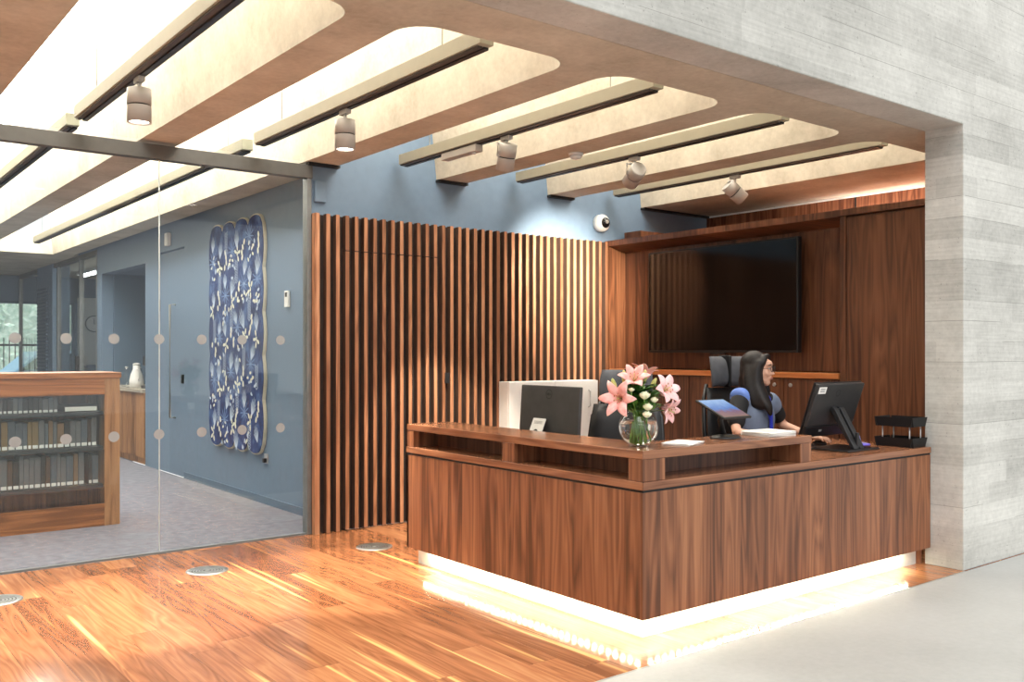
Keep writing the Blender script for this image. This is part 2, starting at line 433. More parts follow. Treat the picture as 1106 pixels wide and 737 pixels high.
# glowing skylights, one thing per coffer, jointed in two panes
for i in range(len(BEAMS)-1):
    a, b = BEAMS[i][1]+.10, BEAMS[i+1][0]-.10
    nm = ['far left', 'second from the left', 'third from the left', 'left of the first spotlight track', 'above the first spotlight track', 'above the second spotlight track', 'above the third spotlight track', 'above the fourth spotlight track']
    nm = {0: 'leftmost, out past the glass', 1: 'second from left', 2: 'third from left', 3: 'over the track with the first straight spotlight', 4: 'over the track with the second straight spotlight', 5: 'over the track with the emergency light', 6: 'over the track with the fourth spotlight', 7: 'over the rightmost track'}[i]
    t = thing('skylight', f'bright skylight panel in the ceiling coffer {nm}', 'skylight', ((a+b)/2, 5., ZT), group='skylights of the lobby')
    part('panel', MB().box((a-.02, YC, ZT+.0), (b+.02, YG-.03, ZT+.04)), M['sky_panel'], t)
    part('joint', MB().box((a-.02, 5.05, ZT-.012), (b+.02, 5.065, ZT)), M['track_dark'], t)
    if b < 3.2:
        t = thing('skylight', f'bright skylight panel beyond the glass, {nm}', 'skylight', ((a+b)/2, 10., ZT), group='skylights beyond the glass')
        part('panel', MB().box((a-.02, YG+.03, ZT), (b+.02, 15.3, ZT+.04)), M['sky_panel2'], t)
        part('joint', MB().box((a-.02, 8.38, ZT-.012), (b+.02, 8.395, ZT)), M['track_dark'], t)

# blue walls
struct('wall_back', MB().box((3.20, YG, 0), (8.2, YG+.12, ZT)), M['blue'], 'slate blue back wall above the slats', cat='wall')
w = MB()
for a, b in ((YG+.12, 10.46), (11.37, 11.9), (13.93, 14.18)): w.box((XB, a, 0), (XB+.15, b, ZS))
w.box((XB, 10.46, 2.60), (XB+.15, 11.37, ZS)).box((XB, 11.9, 2.52), (XB+.15, 13.93, ZS))
w.box((XB, YG+.12, ZS), (XB+.3, 15.3, ZT))
struct('wall_left', w, M['blue'], 'slate blue side wall behind the glass partition', cat='wall')
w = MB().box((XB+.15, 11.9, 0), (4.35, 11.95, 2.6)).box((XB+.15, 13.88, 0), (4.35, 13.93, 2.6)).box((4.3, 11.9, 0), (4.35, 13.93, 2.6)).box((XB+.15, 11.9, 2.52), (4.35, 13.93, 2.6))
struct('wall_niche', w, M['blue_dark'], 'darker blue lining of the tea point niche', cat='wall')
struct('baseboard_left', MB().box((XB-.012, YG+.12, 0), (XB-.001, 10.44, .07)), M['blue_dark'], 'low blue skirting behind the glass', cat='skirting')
struct('wall_upper', MB().box((7.9, 3.18, 0), (8.1, YG, ZS-.001)), wood('walnut_matt_veneer', srgb(92, 56, 40), srgb(130, 84, 60), srgb(160, 108, 78), 'Z', .31, rough=.85, spec=.1), 'walnut wall panel above and behind the cabinets', cat='wall')
struct('trim_2', MB().box((7.885, 3.18, 2.872), (7.899, YG-.01, 2.888)), M['white'], 'thin pale strip under the ceiling', cat='trim')  # white strip along the top edge of the upper wall
struct('trim_3', MB().box((7.89, 4.86, 2.3), (7.899, 4.873, 2.87)), M['black_matt'], 'dark panel joint in the upper walnut wall', cat='trim')
for k, (x0, x1) in enumerate([(3.17, 3.44), (4.37, 4.68), (5.62, 5.93), (6.87, 7.9)]):
    struct('trim_%d' % (k+4), MB().box((x0, YG-.05, ZS-.022), (x1, YG-.001, ZS-.001)), M['black_matt'], 'black bearing pad under the beam end, number %d from the left' % (k+1), cat='trim')

# blue door with tall pull
d = MB().box((XB+.012, 10.48, .002), (XB+.06, 11.35, 2.582))
dr = struct('door_1', d, M['blue'], 'tall slate blue door behind the glass', cat='door')
part('door_handle', MB().tube([(XB+.02, 10.80, .66), (XB-.05, 10.80, .66), (XB-.05, 10.80, 1.96), (XB+.02, 10.80, 1.96)], .013), M['steel'], dr)
part('hinge', MB().box((XB-.0, 11.35, 1.9), (XB+.015, 11.375, 2.05)), M['dark_metal'], dr)
part('hinge', MB().box((XB-.0, 11.35, .5), (XB+.015, 11.375, .65)), M['dark_metal'], dr)
part('lock', MB().box((XB-.012, 10.50, 1.06), (XB+.02, 10.54, 1.16)), M['black'], dr)

# far glazed end of the office
fy = 20.
w = MB().box((-5, fy, 0), (3.0, fy+.2, 3.2)).box((3.0, fy, 2.4), (4.6, fy+.2, 3.2)).box((3.9, fy, 0), (4.16, fy+.2, 2.4)).box((4.52, fy, 0), (8, fy+.2, 3.2)).box((3.0, fy, 0), (3.9, fy+.2, .45)).box((4.16, fy, 0), (4.52, fy+.2, 1.0))
struct('wall_far', w, M['blue'], 'blue end wall of the office with the windows', cat='wall')
for k, (x0, x1, z0) in enumerate(((3.0, 3.9, .45), (4.16, 4.52, 1.0))):
    wd = struct('window_%d' % (k+1), MB().box((x0, fy+.08, z0), (x1, fy+.09, 2.4)), M['glass'], ['wide daylight window at the far end of the office', 'narrow daylight window at the far end of the office'][k], cat='window')
    f = MB()
    for a, b in (((x0, z0), (x0+.05, 2.4)), ((x1-.05, z0), (x1, 2.4)), ((x0, z0), (x1, z0+.05)), ((x0, 2.35), (x1, 2.4))): f.box((a[0], fy+.04, a[1]), (b[0], fy+.12, b[1]))
    part('window_frame', f, M['blue_dark'], wd)
struct('wall_tiled', MB().box((4.56, fy-.03, 0), (5.6, fy-.001, 2.5)), M['white_plastic'], 'pale tiled wall panel beside the narrow window', cat='wall')
struct('wall_office_left', MB().box((-5, YF+.3, 0), (-4.8, 20, ZT)), M['white'], 'white side wall at the far left', cat='wall')
struct('wall_office_right', MB().box((8, 14.2, 0), (8.2, 20.2, 3.2)).box((XB+.15, 14.18, 0), (8.2, 14.2, 3.2)), M['white'], 'white wall of the back room', cat='wall')
# glazed side partition beyond the blue wall, with louvred column
g = thing('glazed_screen', 'glass screen with slim mullions at the far end of the blue wall', 'partition', (XB, 17.2, 0))
part('glass_pane', MB().box((XB+.03, 14.19, .02), (XB+.04, 16.95, 2.86)), M['glass'], g)
part('glass_pane', MB().box((XB+.03, 18.15, .02), (XB+.04, 19.95, 2.86)), M['glass'], g)
for y in (14.2, 15.2, 16.7, 18.17, 19.9):
    part('mullion', MB().box((XB, y, 0), (XB+.06, y+.05, 2.86)), M['post'], g)
part('head_rail', MB().box((XB, 14.19, 2.82), (XB+.07, 19.95, 2.891)), M['rail'], g)
part('door_pull', MB().box((XB-.05, 15.22, .95), (XB, 15.26, 1.35)), M['dark_metal'], g)
lc = thing('louvred_column', 'blue column with a louvred grille at the far end of the office', 'column', (XB+.1, 17.55, 0))
part('casing', MB().box((XB-.02, 16.96, 0), (XB+.25, 18.14, ZS-.001)), M['blue'], lc)
lv = MB()
for k in range(34):
    z = .5+k*.06; lv.box((XB-.05, 17.3, z), (XB-.021, 18.05, z+.028))
part('louvre', lv, M['blue_dark'], lc)
ck = thing('wall_clock', 'round white wall clock on the tiled wall by the far window', 'clock', (4.86, fy-.03, 1.98))
RX = Matrix.Rotation(R(90), 4, 'X')
part('clock_face', MB().lathe([(.15, 0), (.15, .03)], 32, Matrix.Translation((4.86, fy-.031, 1.98)) @ RX), M['white'], ck)
part('clock_rim', MB().lathe([(.152, 0), (.165, 0), (.165, .04), (.152, .04)], 32, Matrix.Translation((4.86, fy-.031, 1.98)) @ RX, cap=False), M['dark_metal'], ck)
part('clock_hand', MB().box((4.855, fy-.066, 1.98), (4.865, fy-.062, 2.08)), M['black'], ck)
part('clock_hand', MB().box((4.86, fy-.066, 1.975), (4.93, fy-.062, 1.985)), M['black'], ck)
t = thing('strip_light', 'long white strip light seen through the far glass screen', 'light', (4.3, 16, 2.8))
part('housing', MB().box((4.22, 14.6, 2.84), (4.38, 18.6, 2.889)), M['white'], t)
part('tube', MB().box((4.26, 14.65, 2.81), (4.34, 18.55, 2.839)), M['tube'], t)
c = MB().box((4.6, fy-.5, 0), (5.4, fy-.04, 1.15))
solo('low_cabinet', c, M['blue_dark'], 'dark blue low cabinet under the wall clock', 'cabinet', (5., fy-.25, 0))

# outside the far windows
struct('ground', MB().box((-6, 20.2, -.3), (14, 60, -.05)), M['floor_grey'], 'pale paving outside the far windows', cat='ground')
h = MB(); rnd = random.Random(3)
for k in range(2600):
    p = Vector((rnd.uniform(-1, 9), 27+rnd.gauss(0, .35), rnd.uniform(0, 3.1)))
    d = Vector((rnd.gauss(0, 1), rnd.gauss(0, 1), rnd.gauss(0, 1))).normalized(); e = d.orthogonal().normalized()
    s_ = rnd.uniform(.08, .16)
    h.face([p-d*s_, p+e*s_*.5, p+d*s_, p-e*s_*.5])
h.box((-1, 26.9, -.05), (9, 27.3, 2.9))
o = solo('hedge', h, M['hedge'], 'sunlit green hedge outside the far window', 'hedge', (4, 27, -.05))
fe = thing('railing_fence', 'dark metal railing fence outside the far window', 'fence', (4, 24.5, -.05))
f = MB()
for k in range(60): f.tube([(0.5+k*.12, 24.5, -.05), (.5+k*.12, 24.5, 1.75)], .012, 6)
part('bar_panel', f, M['dark_metal'], fe)
part('rail', MB().box((.4, 24.48, 1.55), (7.7, 24.52, 1.6)), M['dark_metal'], fe)
part('rail', MB().box((.4, 24.48, .15), (7.7, 24.52, .2)), M['dark_metal'], fe)
ca = thing('car', 'pale blue car parked outside the far window', 'car', (4.6, 22.6, -.05))
prof = [(2.9, .25), (2.85, .75), (3.2, .92), (3.75, 1.02), (4.2, 1.42), (5.6, 1.45), (6.3, 1.02), (6.75, .95), (6.85, .3)]
part('body', MB().prism(prof, 1, 21.8, 23.4), plain('car_paint', srgb(150, 196, 226), .3), ca, bevel=.06)
part('side_window', MB().prism([(3.85, 1.03), (4.25, 1.36), (5.55, 1.39), (6.1, 1.03)], 1, 21.79, 21.8), M['screen'], ca)
for x in (3.5, 6.2):
    part('wheel', MB().lathe([(.31, -.1), (.33, 0), (.31, .1)], 24, Matrix.Translation((x, 21.86, .26)) @ RX), M['black_matt'], ca)

# ------------------------------------------------------------------ slatted wall
sl = thing('slatted_wall_panel', 'walnut slatted wall with dark gaps behind the desk', 'wall panel', (4.78, 6.58, 0))
part('backing', MB().box((3.21, 6.632, 0), (6.345, YG-.001, 2.49)), M['slat_back'], sl)
part('end_board', MB().box((3.205, 6.575, 0), (3.245, 6.631, 2.495)), M['slat'], sl, bevel=.002)
def slat(mb, x, z0, z1):
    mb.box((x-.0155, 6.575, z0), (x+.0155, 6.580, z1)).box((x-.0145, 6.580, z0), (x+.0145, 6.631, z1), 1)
s_ = MB(); dslat = MB(); xs = []
x = 3.318
while x < 6.34:
    xs.append(x); x += .0832
for x in xs:
    if 3.47 < x < 4.33:
        slat(s_, x, 2.222, 2.495); slat(dslat, x, .012, 2.214)
    else: slat(s_, x, .004, 2.495)
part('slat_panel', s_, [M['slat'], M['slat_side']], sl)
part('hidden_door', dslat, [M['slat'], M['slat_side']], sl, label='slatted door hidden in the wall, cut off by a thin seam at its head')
part('switch_plate', MB().box((4.408, 6.568, 1.15), (4.452, 6.574, 1.24)), M['dark_metal'], sl)
b = MB().box((3.235, YG-.03, 2.59), (3.33, YG-.001, 2.755))
solo('junction_box', b, M['blue'], 'small blue box on the back wall above the left end of the slats', 'box', (3.28, YG-.001, 2.59), bevel=.006)

# ------------------------------------------------------------------ glass partition
gp = thing('glass_partition', 'clear glass partition with grey head rail and two rows of dots', 'partition', (0, YG, 0))
panes = []
for a, b in ((2.056, 3.165), (.35, 2.050), (-1.5, .344), (-4.8, -1.506)):
    panes.append(part('glass_pane', MB().box((a, YG-.006, .02), (b, YG+.006, 2.765)), M['glass'], gp))
part('pane_joint', MB().box((2.0505, YG-.006, .02), (2.0555, YG+.006, 2.765)), plain('clear_seal', srgb(205, 215, 215), .4), gp)
part('head_rail', MB().box((-4.8, YG-.035, 2.765), (3.21, YG+.035, 2.868)), M['rail'], gp, bevel=.003)
part('end_post', MB().box((3.166, YG-.03, 0), (3.203, YG+.05, 2.764)), M['post'], gp, bevel=.003)
part('floor_channel', MB().box((-4.8, YG-.02, .0), (3.165, YG+.02, .012)), M['post'], gp)
for i in range(len(BEAMS)-4):
    a, b = BEAMS[i][1], BEAMS[i+1][0]
    part('transom_pane', MB().prism([(a+.012, 2.90), (b-.012, 2.90), (b-.1, ZT-.01), (a+.1, ZT-.01)], 1, YG-.005, YG+.005), M['glass'], gp)
k = 0
x = 2.955
while x > .2:
    pn = panes[0] if x > 2.053 else panes[1]
    for z in (1.507, .838):
        part('dot_sticker', MB().lathe([(.036, 0), (.036, .001)], 24, Matrix.Translation((x, YG-.0065, z)) @ RX), M['dot'], pn)
    x -= .3015

# ------------------------------------------------------------------ floor outlets
def grille(x, y, label):
    t = thing('floor_grille', label, 'floor vent', (x, y, 0), group='round floor vents along the glass')
    part('rim', MB().lathe([(.112, .0005), (.132, .0005), (.132, .004), (.112, .005)], 40, Matrix.Translation((x, y, 0)), cap=False), M['steel'], t)
    part('plate', MB().lathe([(.111, .0005), (.111, .002)], 40, Matrix.Translation((x, y, 0))), M['dark_metal'], t)
    f = MB()
    for r in (.026, .044, .062, .080, .098): f.lathe([(r, .0021), (r, .0042), (r+.011, .0042), (r+.011, .0021)], 40, Matrix.Translation((x, y, 0)), cap=False, smooth=False)
    part('ring_grille', f, M['steel'], t)
    part('cap', MB().lathe([(.016, .0021), (.014, .006)], 20, Matrix.Translation((x, y, 0))), M['steel'], t)
grille(3.352, 5.915, 'round metal floor vent nearest the desk end')
grille(2.134, 5.935, 'round metal floor vent in the middle of the timber floor')
grille(.935, 5.955, 'round metal floor vent cut by the left edge of the photo')

# ------------------------------------------------------------------ reception desk
X0, Y0, YE, XE = 3.25, 3.135, 5.30, 5.975
ZB, ZW, ZCT = .118, .787, .938
dk = thing('reception_desk', 'L-shaped walnut reception desk with glowing plinth', 'desk', (X0, Y0, 0))
part('front_panel', MB().box((X0, Y0+.02, ZB), (X0+.02, YE, .735)).box((X0, YE-.02, ZB), (X0+.75, YE-.0, .735)), M['walnut'], dk, bevel=.002)
part('side_panel', MB().box((X0, Y0, ZB), (XE, Y0+.0195, .735)), M['walnut'], dk, bevel=.002)
part('end_filler', MB().box((5.95, Y0+.06, 0), (XE, Y0+.1, ZB-.001)), M['walnut'], dk)
part('underside', MB().box((X0+.021, Y0+.021, ZB+.001), (X0+.6, YE-.021, ZB+.012)).box((X0+.601, Y0+.021, ZB+.001), (XE, Y0+.6, ZB+.012)), M['white'], dk)
IN = .085
part('plinth', MB().box((X0+IN, Y0+IN, 0), (X0+IN+.02, YE-.03, ZB)).box((X0+IN+.021, Y0+IN, 0), (5.945, Y0+IN+.02, ZB)).box((X0+IN, YE-.029, 0), (X0+.7, YE-.01, ZB)), plain('plinth_metal', srgb(226, 226, 222), .5, .15), dk, label='brushed metal plinth lit by the strip above it')
led = MB()
def ribbon(p0, p1, w_):
    """one connected strip, lit patches alternating with the dark carrier"""
    p0, p1 = Vector(p0), Vector(p1); d = (p1-p0).normalized(); n_ = Vector((-d.y, d.x, 0))*w_/2; L = (p1-p0).length
    st_ = [0.]; k = 0
    while st_[-1] < L-.03: st_.append(min(L, st_[-1]+(.03 if k % 2 == 0 else .022))); k += 1
    rows = []
    for q in st_:
        c = p0+d*q; rows.append([led.bm.verts.new(c+n_+Vector((0, 0, h))) if e_ > 0 else led.bm.verts.new(c-n_+Vector((0, 0, h))) for e_, h in ((1, 0), (-1, 0), (-1, .004), (1, .004))])
    for k, (a, b) in enumerate(zip(rows, rows[1:])):
        for i in range(4):
            led.bm.faces.new([a[i], a[(i+1) % 4], b[(i+1) % 4], b[i]]).material_index = 0 if (i == 0 and k % 2) else 1
    led.bm.faces.new(rows[0]).material_index = 1; led.bm.faces.new(rows[-1][::-1]).material_index = 1
ribbon((X0+.040, Y0+.031, ZB-.0055), (X0+.040, YE-.12, ZB-.0055), .018)
ribbon((X0+.055, Y0+.040, ZB-.0055), (5.80, Y0+.040, ZB-.0055), .018)
part('led_strip', led, [M['led'], M['white_plastic']], dk)
# worktop, proud edge
wt = MB().prism([(X0-.006, Y0-.006), (X0+.8, Y0+.8), (X0+.8, YE), (X0-.006, YE)], 2, .747, ZW)
part('worktop', wt, M['walnut_h'], dk, bevel=.004)
part('worktop', MB().prism([(X0-.005, Y0-.006), (XE, Y0-.006), (XE, Y0+.799), (X0+.8, Y0+.799)], 2, .747, ZW), M['walnut_hx'], dk, bevel=.004)
part('shadow_gap', MB().box((X0+.004, Y0+.004, .7355), (XE, Y0+.3, .7465)).box((X0+.004, Y0+.301, .7355), (X0+.3, YE-.004, .7465)), M['black_matt'], dk)
# raised counter
XR, CD = 4.637, .33
part('counter_top', MB().prism([(X0, Y0), (X0+CD, Y0+CD), (X0+CD, YE), (X0, YE)], 2, .896, ZCT), M['walnut_h'], dk, bevel=.003)
part('counter_top', MB().prism([(X0+.001, Y0), (XR, Y0), (XR, Y0+CD), (X0+CD+.001, Y0+CD)], 2, .896, ZCT), M['walnut_hx'], dk, bevel=.003)
for (a, b) in (((X0+.002, YE-.075), (X0+CD, YE-.001)), ((X0+.002, 4.145), (X0+CD, 4.255)), ((X0+.002, Y0+.002), (X0+.16, Y0+.10)), ((XR-.105, Y0+.002), (XR-.002, Y0+CD))):
    part('counter_post', MB().box((a[0], a[1], ZW+.0005), (b[0], b[1], .8955)), M['walnut'], dk, bevel=.002)
part('shelf_back', MB().box((X0+.20, Y0+.2, ZW+.0005), (X0+.215, YE-.076, .8955)).box((X0+.2155, Y0+.20, ZW+.0005), (XR-.106, Y0+.215, .8955)), M['walnut_dark'], dk)

# ------------------------------------------------------------------ TV wall joinery
XFc, XBk = 6.36, 6.57
cb = thing('tall_cabinet', 'tall plain walnut cupboard between the screen niche and the concrete wall', 'cabinet', (6.6, 3.6, 0))
part('carcass', MB().box((XFc+.03, 3.19, 0), (6.95, 4.05, 2.455)), M['walnut_dark'], cb)
part('door', MB().box((XFc, 3.19, .08), (XFc+.028, 3.995, 2.44)), M['walnut_dark'], cb, bevel=.002)
part('stile', MB().box((XFc-.004, 4.0, 0), (XFc+.028, 4.05, 2.455)), M['walnut_dark'], cb, bevel=.002)
nb = thing('niche_back_panel', 'walnut back and side of the recess around the screen', 'wall panel', (6.6, 5.3, 0))
part('back_board', MB().box((XBk, 4.055, 1.26), (XBk+.03, 6.62, 2.404)), M['walnut_dark'], nb)
part('side_board', MB().box((6.346, 6.575, 0), (XBk-.001, 6.625, 2.47)), M['walnut'], nb)
part('top_box', MB().box((XBk+.031, 6.40, 2.3), (6.95, 6.62, 2.61)), M['walnut_dark'], nb)
lp = MB().prism([(6.335, 2.452), (6.335, 2.505), (6.95, 2.505), (6.95, 2.455), (XBk, 2.405), (XBk-.02, 2.405)], 1, 4.052, 6.625)
lp.prism([(6.335, 2.458), (6.335, 2.505), (6.95, 2.505), (6.95, 2.458)], 1, 3.19, 4.0515)
solo('wall_shelf', lp, M['walnut_dark'], 'long thin walnut shelf running above the screen and tall cupboard', 'shelf', (6.6, 5, 2.4))
lw_ = thing('low_wall_cupboard', 'low walnut cupboard with an orange-brown ledge below the screen', 'cabinet', (6.45, 5.3, 0))
part('carcass', MB().box((XFc+.022, 4.055, 0), (XBk-.001, 6.57, 1.205)), M['walnut_dark'], lw_)
part('ledge', MB().box((XFc-.02, 4.055, 1.207), (XBk-.001, 6.57, 1.252)), wood('ledge_timber', srgb(130, 70, 34), srgb(176, 104, 56), srgb(200, 130, 78), 'Y', .5), lw_, bevel=.003)  # ledge timber is more orange than the cupboard veneer
ys = [4.058, 4.56, 5.06, 5.565, 6.067, 6.568]
for a, b in zip(ys, ys[1:]):
    dr = part('door', MB().box((XFc, a+.003, .08), (XFc+.021, b-.003, 1.2)), M['walnut_dark'], lw_, bevel=.001)
    if a < 5.0: part('knob', MB().lathe([(.006, 0), (.006, .012), (.016, .014), (.016, .022), (.012, .026)], 16, Matrix.Translation((XFc, b-.075 if a < 4.5 else b-.42, 1.15)) @ Matrix.Rotation(R(-90), 4, 'Y')), M['steel'], dr)
tv = thing('wall_television', 'large black wall screen, switched off, in the walnut niche', 'television', (6.5, 5.30, 1.41))
TX = 6.43
part('casing', MB().box((TX, 4.475, 1.41), (TX+.05, 6.13, 2.355)), M['black'], tv, bevel=.004)
part('screen', MB().box((TX-.002, 4.49, 1.432), (TX-.0005, 6.115, 2.34)), M['screen'], tv)
part('bracket', MB().box((TX+.051, 5.0, 1.6), (XBk-.0005, 5.6, 2.1)), M['dark_metal'], tv)
part('sensor', MB().box((TX-.001, 5.22, 1.398), (TX+.02, 5.38, 1.409)), M['black_matt'], tv)
# uplight lying on top of the cupboards
t = thing('cove_light', 'slim warm wall washer lying on top of the cupboards', 'light', (7.3, 4.2, 2.3))
part('housing', MB().box((7.66, 3.3, 2.336), (7.72, 5.1, 2.45)), M['white'], t)
part('diffuser', MB().box((7.7205, 3.32, 2.345), (7.724, 5.08, 2.445)), emit('cove_glow', (1, .88, .78, 1), 115), t)
cs = solo('cupboard_top', MB().box((6.951, 3.19, 2.3), (7.89, 6.6, 2.335)), M['walnut_dark'], 'walnut boarding behind the shelf top', 'shelf', (7.4, 5, 2.3))

# ------------------------------------------------------------------ white cupboard behind desk
wc = thing('white_cupboard', 'white shallow cupboard standing against the slats behind the left monitor', 'cabinet', (5.5, 6.5, 0))
part('carcass', MB().box((4.985, 6.44, .05), (6.05, 6.572, 1.152)), M['white'], wc, bevel=.004)
part('plinth', MB().box((5.0, 6.45, 0), (6.03, 6.57, .049)), M['dark_metal'], wc)
part('door', MB().box((4.987, 6.42, .06), (5.515, 6.439, 1.148)), M['white'], wc, bevel=.002)
part('door', MB().box((5.521, 6.42, .06), (6.048, 6.439, 1.148)), M['white'], wc, bevel=.002)
part('handle', MB().tube([(5.93, 6.42, .90), (5.93, 6.395, .91), (5.93, 6.395, 1.05), (5.93, 6.42, 1.06)], .006), M['silver'], wc)

# ------------------------------------------------------------------ track lights
def track(x, y0, y1, label, group):
    t = thing('lighting_track', label, 'lighting track', (x+.04, (y0+y1)/2, 2.94), group=group)
    part('channel', MB().box((x, y0, 2.955), (x+.085, y1, 3.035)), M['track'], t, bevel=.002)
    part('slot', MB().box((x+.012, y0+.04, 2.945), (x+.042, y1-.005, 2.9545)), M['track_dark'], t)
    part('slot', MB().box((x+.05, y0+.04, 2.942), (x+.082, y1-.005, 2.9545)), M['dark_metal'], t)
    for yy in (y0+.4, y1-.4):
        part('hanger', MB().tube([(x+.042, yy, 3.035), (x+.042, yy, ZT)], .003, 6), M['steel'], t)
TX0 = [1.475, 2.705, 3.945, 5.165, 6.385]
nmt = ['cream lighting track with a straight spotlight, upper left of the lobby', 'cream lighting track with a straight spotlight, second from the left', 'cream lighting track carrying the small emergency light', 'cream lighting track with a tilted spotlight, fourth from the left', 'cream lighting track nearest the walnut wall']
for x, l in zip(TX0, nmt): track(x, 3.72, 6.56, l, 'lighting tracks of the lobby')
track(.24, 3.72, 6.56, 'cream lighting track at the far left edge of the lobby', 'lighting tracks of the lobby')
for x, l in ((2.705, 'cream lighting track beyond the glass, closest to the blue wall'), (1.475, 'cream lighting track beyond the glass, second from the blue wall'), (.24, 'cream lighting track beyond the glass, third from the blue wall')):
    track(x, 6.78, 14.4, l, 'lighting tracks beyond the glass')

def spot(x, y, aim, label, power, size, energy_col=(1, .90, .74), blend=.35, arm=False):
    """cylinder spotlight on a stem, pointing along aim"""
    aim = Vector(aim).normalized()
    t = thing('spotlight', label, 'spotlight', (x, y, 2.94), group='cylinder spotlights on the tracks')
    part('adaptor', MB().box((x-.018, y-.05, 2.915), (x+.018, y+.05, 2.945)), M['lamp_grey'], t, bevel=.003)
    part('stem', MB().tube([(x, y, 2.915), (x, y, 2.885)], .012), M['silver'], t)
    Rm = aim.to_track_quat('-Z', 'X').to_matrix().to_4x4()
    if arm:
        side = Vector((-1, .1, 0)).normalized()
        c = Vector((x, y, 2.80)) 
        part('yoke', MB().tube([(x, y, 2.888), Vector((x, y, 2.888))+side*.075, c+side*.075, c+side*.06], .009, 8), M['lamp_grey'], t)
    else: c = Vector((x, y, 2.885)) - Vector((0, 0, .098))
    T = Matrix.Translation(c) @ Rm
    part('head', MB().lathe([(.055, .095), (.064, .092), (.064, .004)], 32, T), M['lamp_grey'], t)
    part('seam_ring', MB().lathe([(.060, .0035), (.060, -.0035)], 32, T), M['seam'], t)
    part('lower_head', MB().lathe([(.064, -.004), (.064, -.095), (.056, -.095), (.052, -.085)], 32, T, cap=False).lathe([(.063, -.0045), (.063, -.0055)], 32, T), M['lamp_grey'], t)
    part('lens', MB().lathe([(.052, -.084), (.052, -.087)], 32, T), M['lamp_face'], t)
    la = bpy.data.lights.new('spot_beam', 'SPOT'); la.energy = power; la.spot_size = R(size); la.spot_blend = blend; la.color = energy_col; la.shadow_soft_size = .04
    lo_ = bpy.data.objects.new('spot_beam', la); COL.objects.link(lo_); lo_.parent = t
    lo_.matrix_local = WM[t].inverted() @ (Matrix.Translation(c + aim*.092) @ Rm)
spot(1.535, 5.33, (0, 0, -1), 'straight grey spotlight pointing down, farthest left', 800, 40)
spot(2.765, 5.25, (0, 0, -1), 'straight grey spotlight pointing down, second from the left', 800, 40)
spot(4.005, 5.19, (.12, .42, -1), 'slightly tilted grey spotlight beside the emergency light', 480, 48, arm=True)
spot(5.225, 5.13, (.55, 1.45, -.72), 'tilted grey spotlight aimed at the slats, back cap showing', 780, 60, arm=True, blend=.75)
spot(6.445, 5.12, (.9, -.45, -.85), 'tilted grey spotlight nearest the walnut wall', 130, 60, arm=True)
e = thing('emergency_light', 'small grey emergency light box hung under a track by the blue wall', 'light', (3.99, 5.72, 2.86))
part('box', MB().box((3.955, 5.5, 2.89), (4.025, 5.95, 2.9415)), M['lamp_grey'], e, bevel=.004)
part('lens', MB().lathe([(.018, 0), (.014, -.012)], 16, Matrix.Translation((3.99, 5.56, 2.8895))), M['white'], e)
sd = thing('smoke_detector', 'round white smoke detector under the beam', 'smoke detector', (4.60, 5.12, ZS))
part('base', MB().lathe([(.052, ZS-.018), (.055, ZS-.001)], 24, Matrix.Translation((4.60, 5.12, 0))), M['white_plastic'], sd)
part('head', MB().lathe([(.025, ZS-.045), (.042, ZS-.036), (.045, ZS-.0185)], 24, Matrix.Translation((4.60, 5.12, 0))), M['white_plastic'], sd)
# dome camera on the blue wall
cc = thing('dome_camera', 'white dome security camera on the blue wall above the slats', 'security camera', (6.29, YG, 2.68))
part('housing', MB().lathe([(.085, 0), (.085, .05), (.075, .075), (.055, .09)], 32, Matrix.Translation((6.29, YG-.001, 2.68)) @ RX), M['white_plastic'], cc)
part('dome', MB().ball((6.29, YG-.085, 2.68), .052, .045, .052, 24), plain('smoked_dome', srgb(20, 20, 22), .08), cc)
part('lens', MB().lathe([(.018, 0), (.018, .012)], 16, Matrix.Translation((6.275, YG-.125, 2.685)) @ RX), M['silver'], cc)

# ------------------------------------------------------------------ things on the blue side wall
# textile hanging with scalloped edge
def scallop_outline(grow=0., n_top=4):
    Wd, z0, z1, yl = 1.33, .56, 2.62, 9.545
    pts = []
    for k in range(n_top):                              # bottom, from left to right
        a, b = k*Wd/n_top, (k+1)*Wd/n_top
        for j in range(8):
            t = j/8; pts.append((a+(b-a)*t, z0-.10*math.sqrt(max(0, 1-(2*t-1)**2))-grow))
    nw = 5
    for k in range(41):
        t = k/40; pts.append((Wd+.035*abs(sin(t*nw*pi))+grow, z0+(z1-z0)*t))
    for k in range(n_top-1, -1, -1):
        a, b = k*Wd/n_top, (k+1)*Wd/n_top
        for j in range(8):
            t = j/8; pts.append((b+(a-b)*t, z1+.09*math.sqrt(max(0, 1-(2*t-1)**2))+grow))
    for k in range(40):
        t = k/40; pts.append((-.035*abs(sin(t*nw*pi))-grow, z1+(z0-z1)*t))
    return [(yl-u, z) for u, z in pts]
ta = thing('textile_hanging', 'navy textile hanging with pale leaves and a scalloped edge on the blue wall', 'wall hanging', (XB, 8.88, .5))
m, nt, out = newmat('navy_cloth'); p_, x_, y_, z_ = pos(nt)
nn = noise(nt, p_, 6, 5, .65)
bsdf(nt, out, ramp(nt, nn, [(.3, srgb(20, 32, 66)), (.52, srgb(40, 62, 112)), (.75, srgb(90, 122, 170))]), .9)
M['navy'] = m
part('trim_edge', MB().prism(scallop_outline(.014), 0, XB-.03, XB-.003), plain('cream_trim', srgb(205, 200, 180), .8), ta)
part('cloth', MB().prism(scallop_outline(0), 0, XB-.038, XB-.0305), M['navy'], ta)
pt = MB(); rr = random.Random(11)
nb_ = [0]
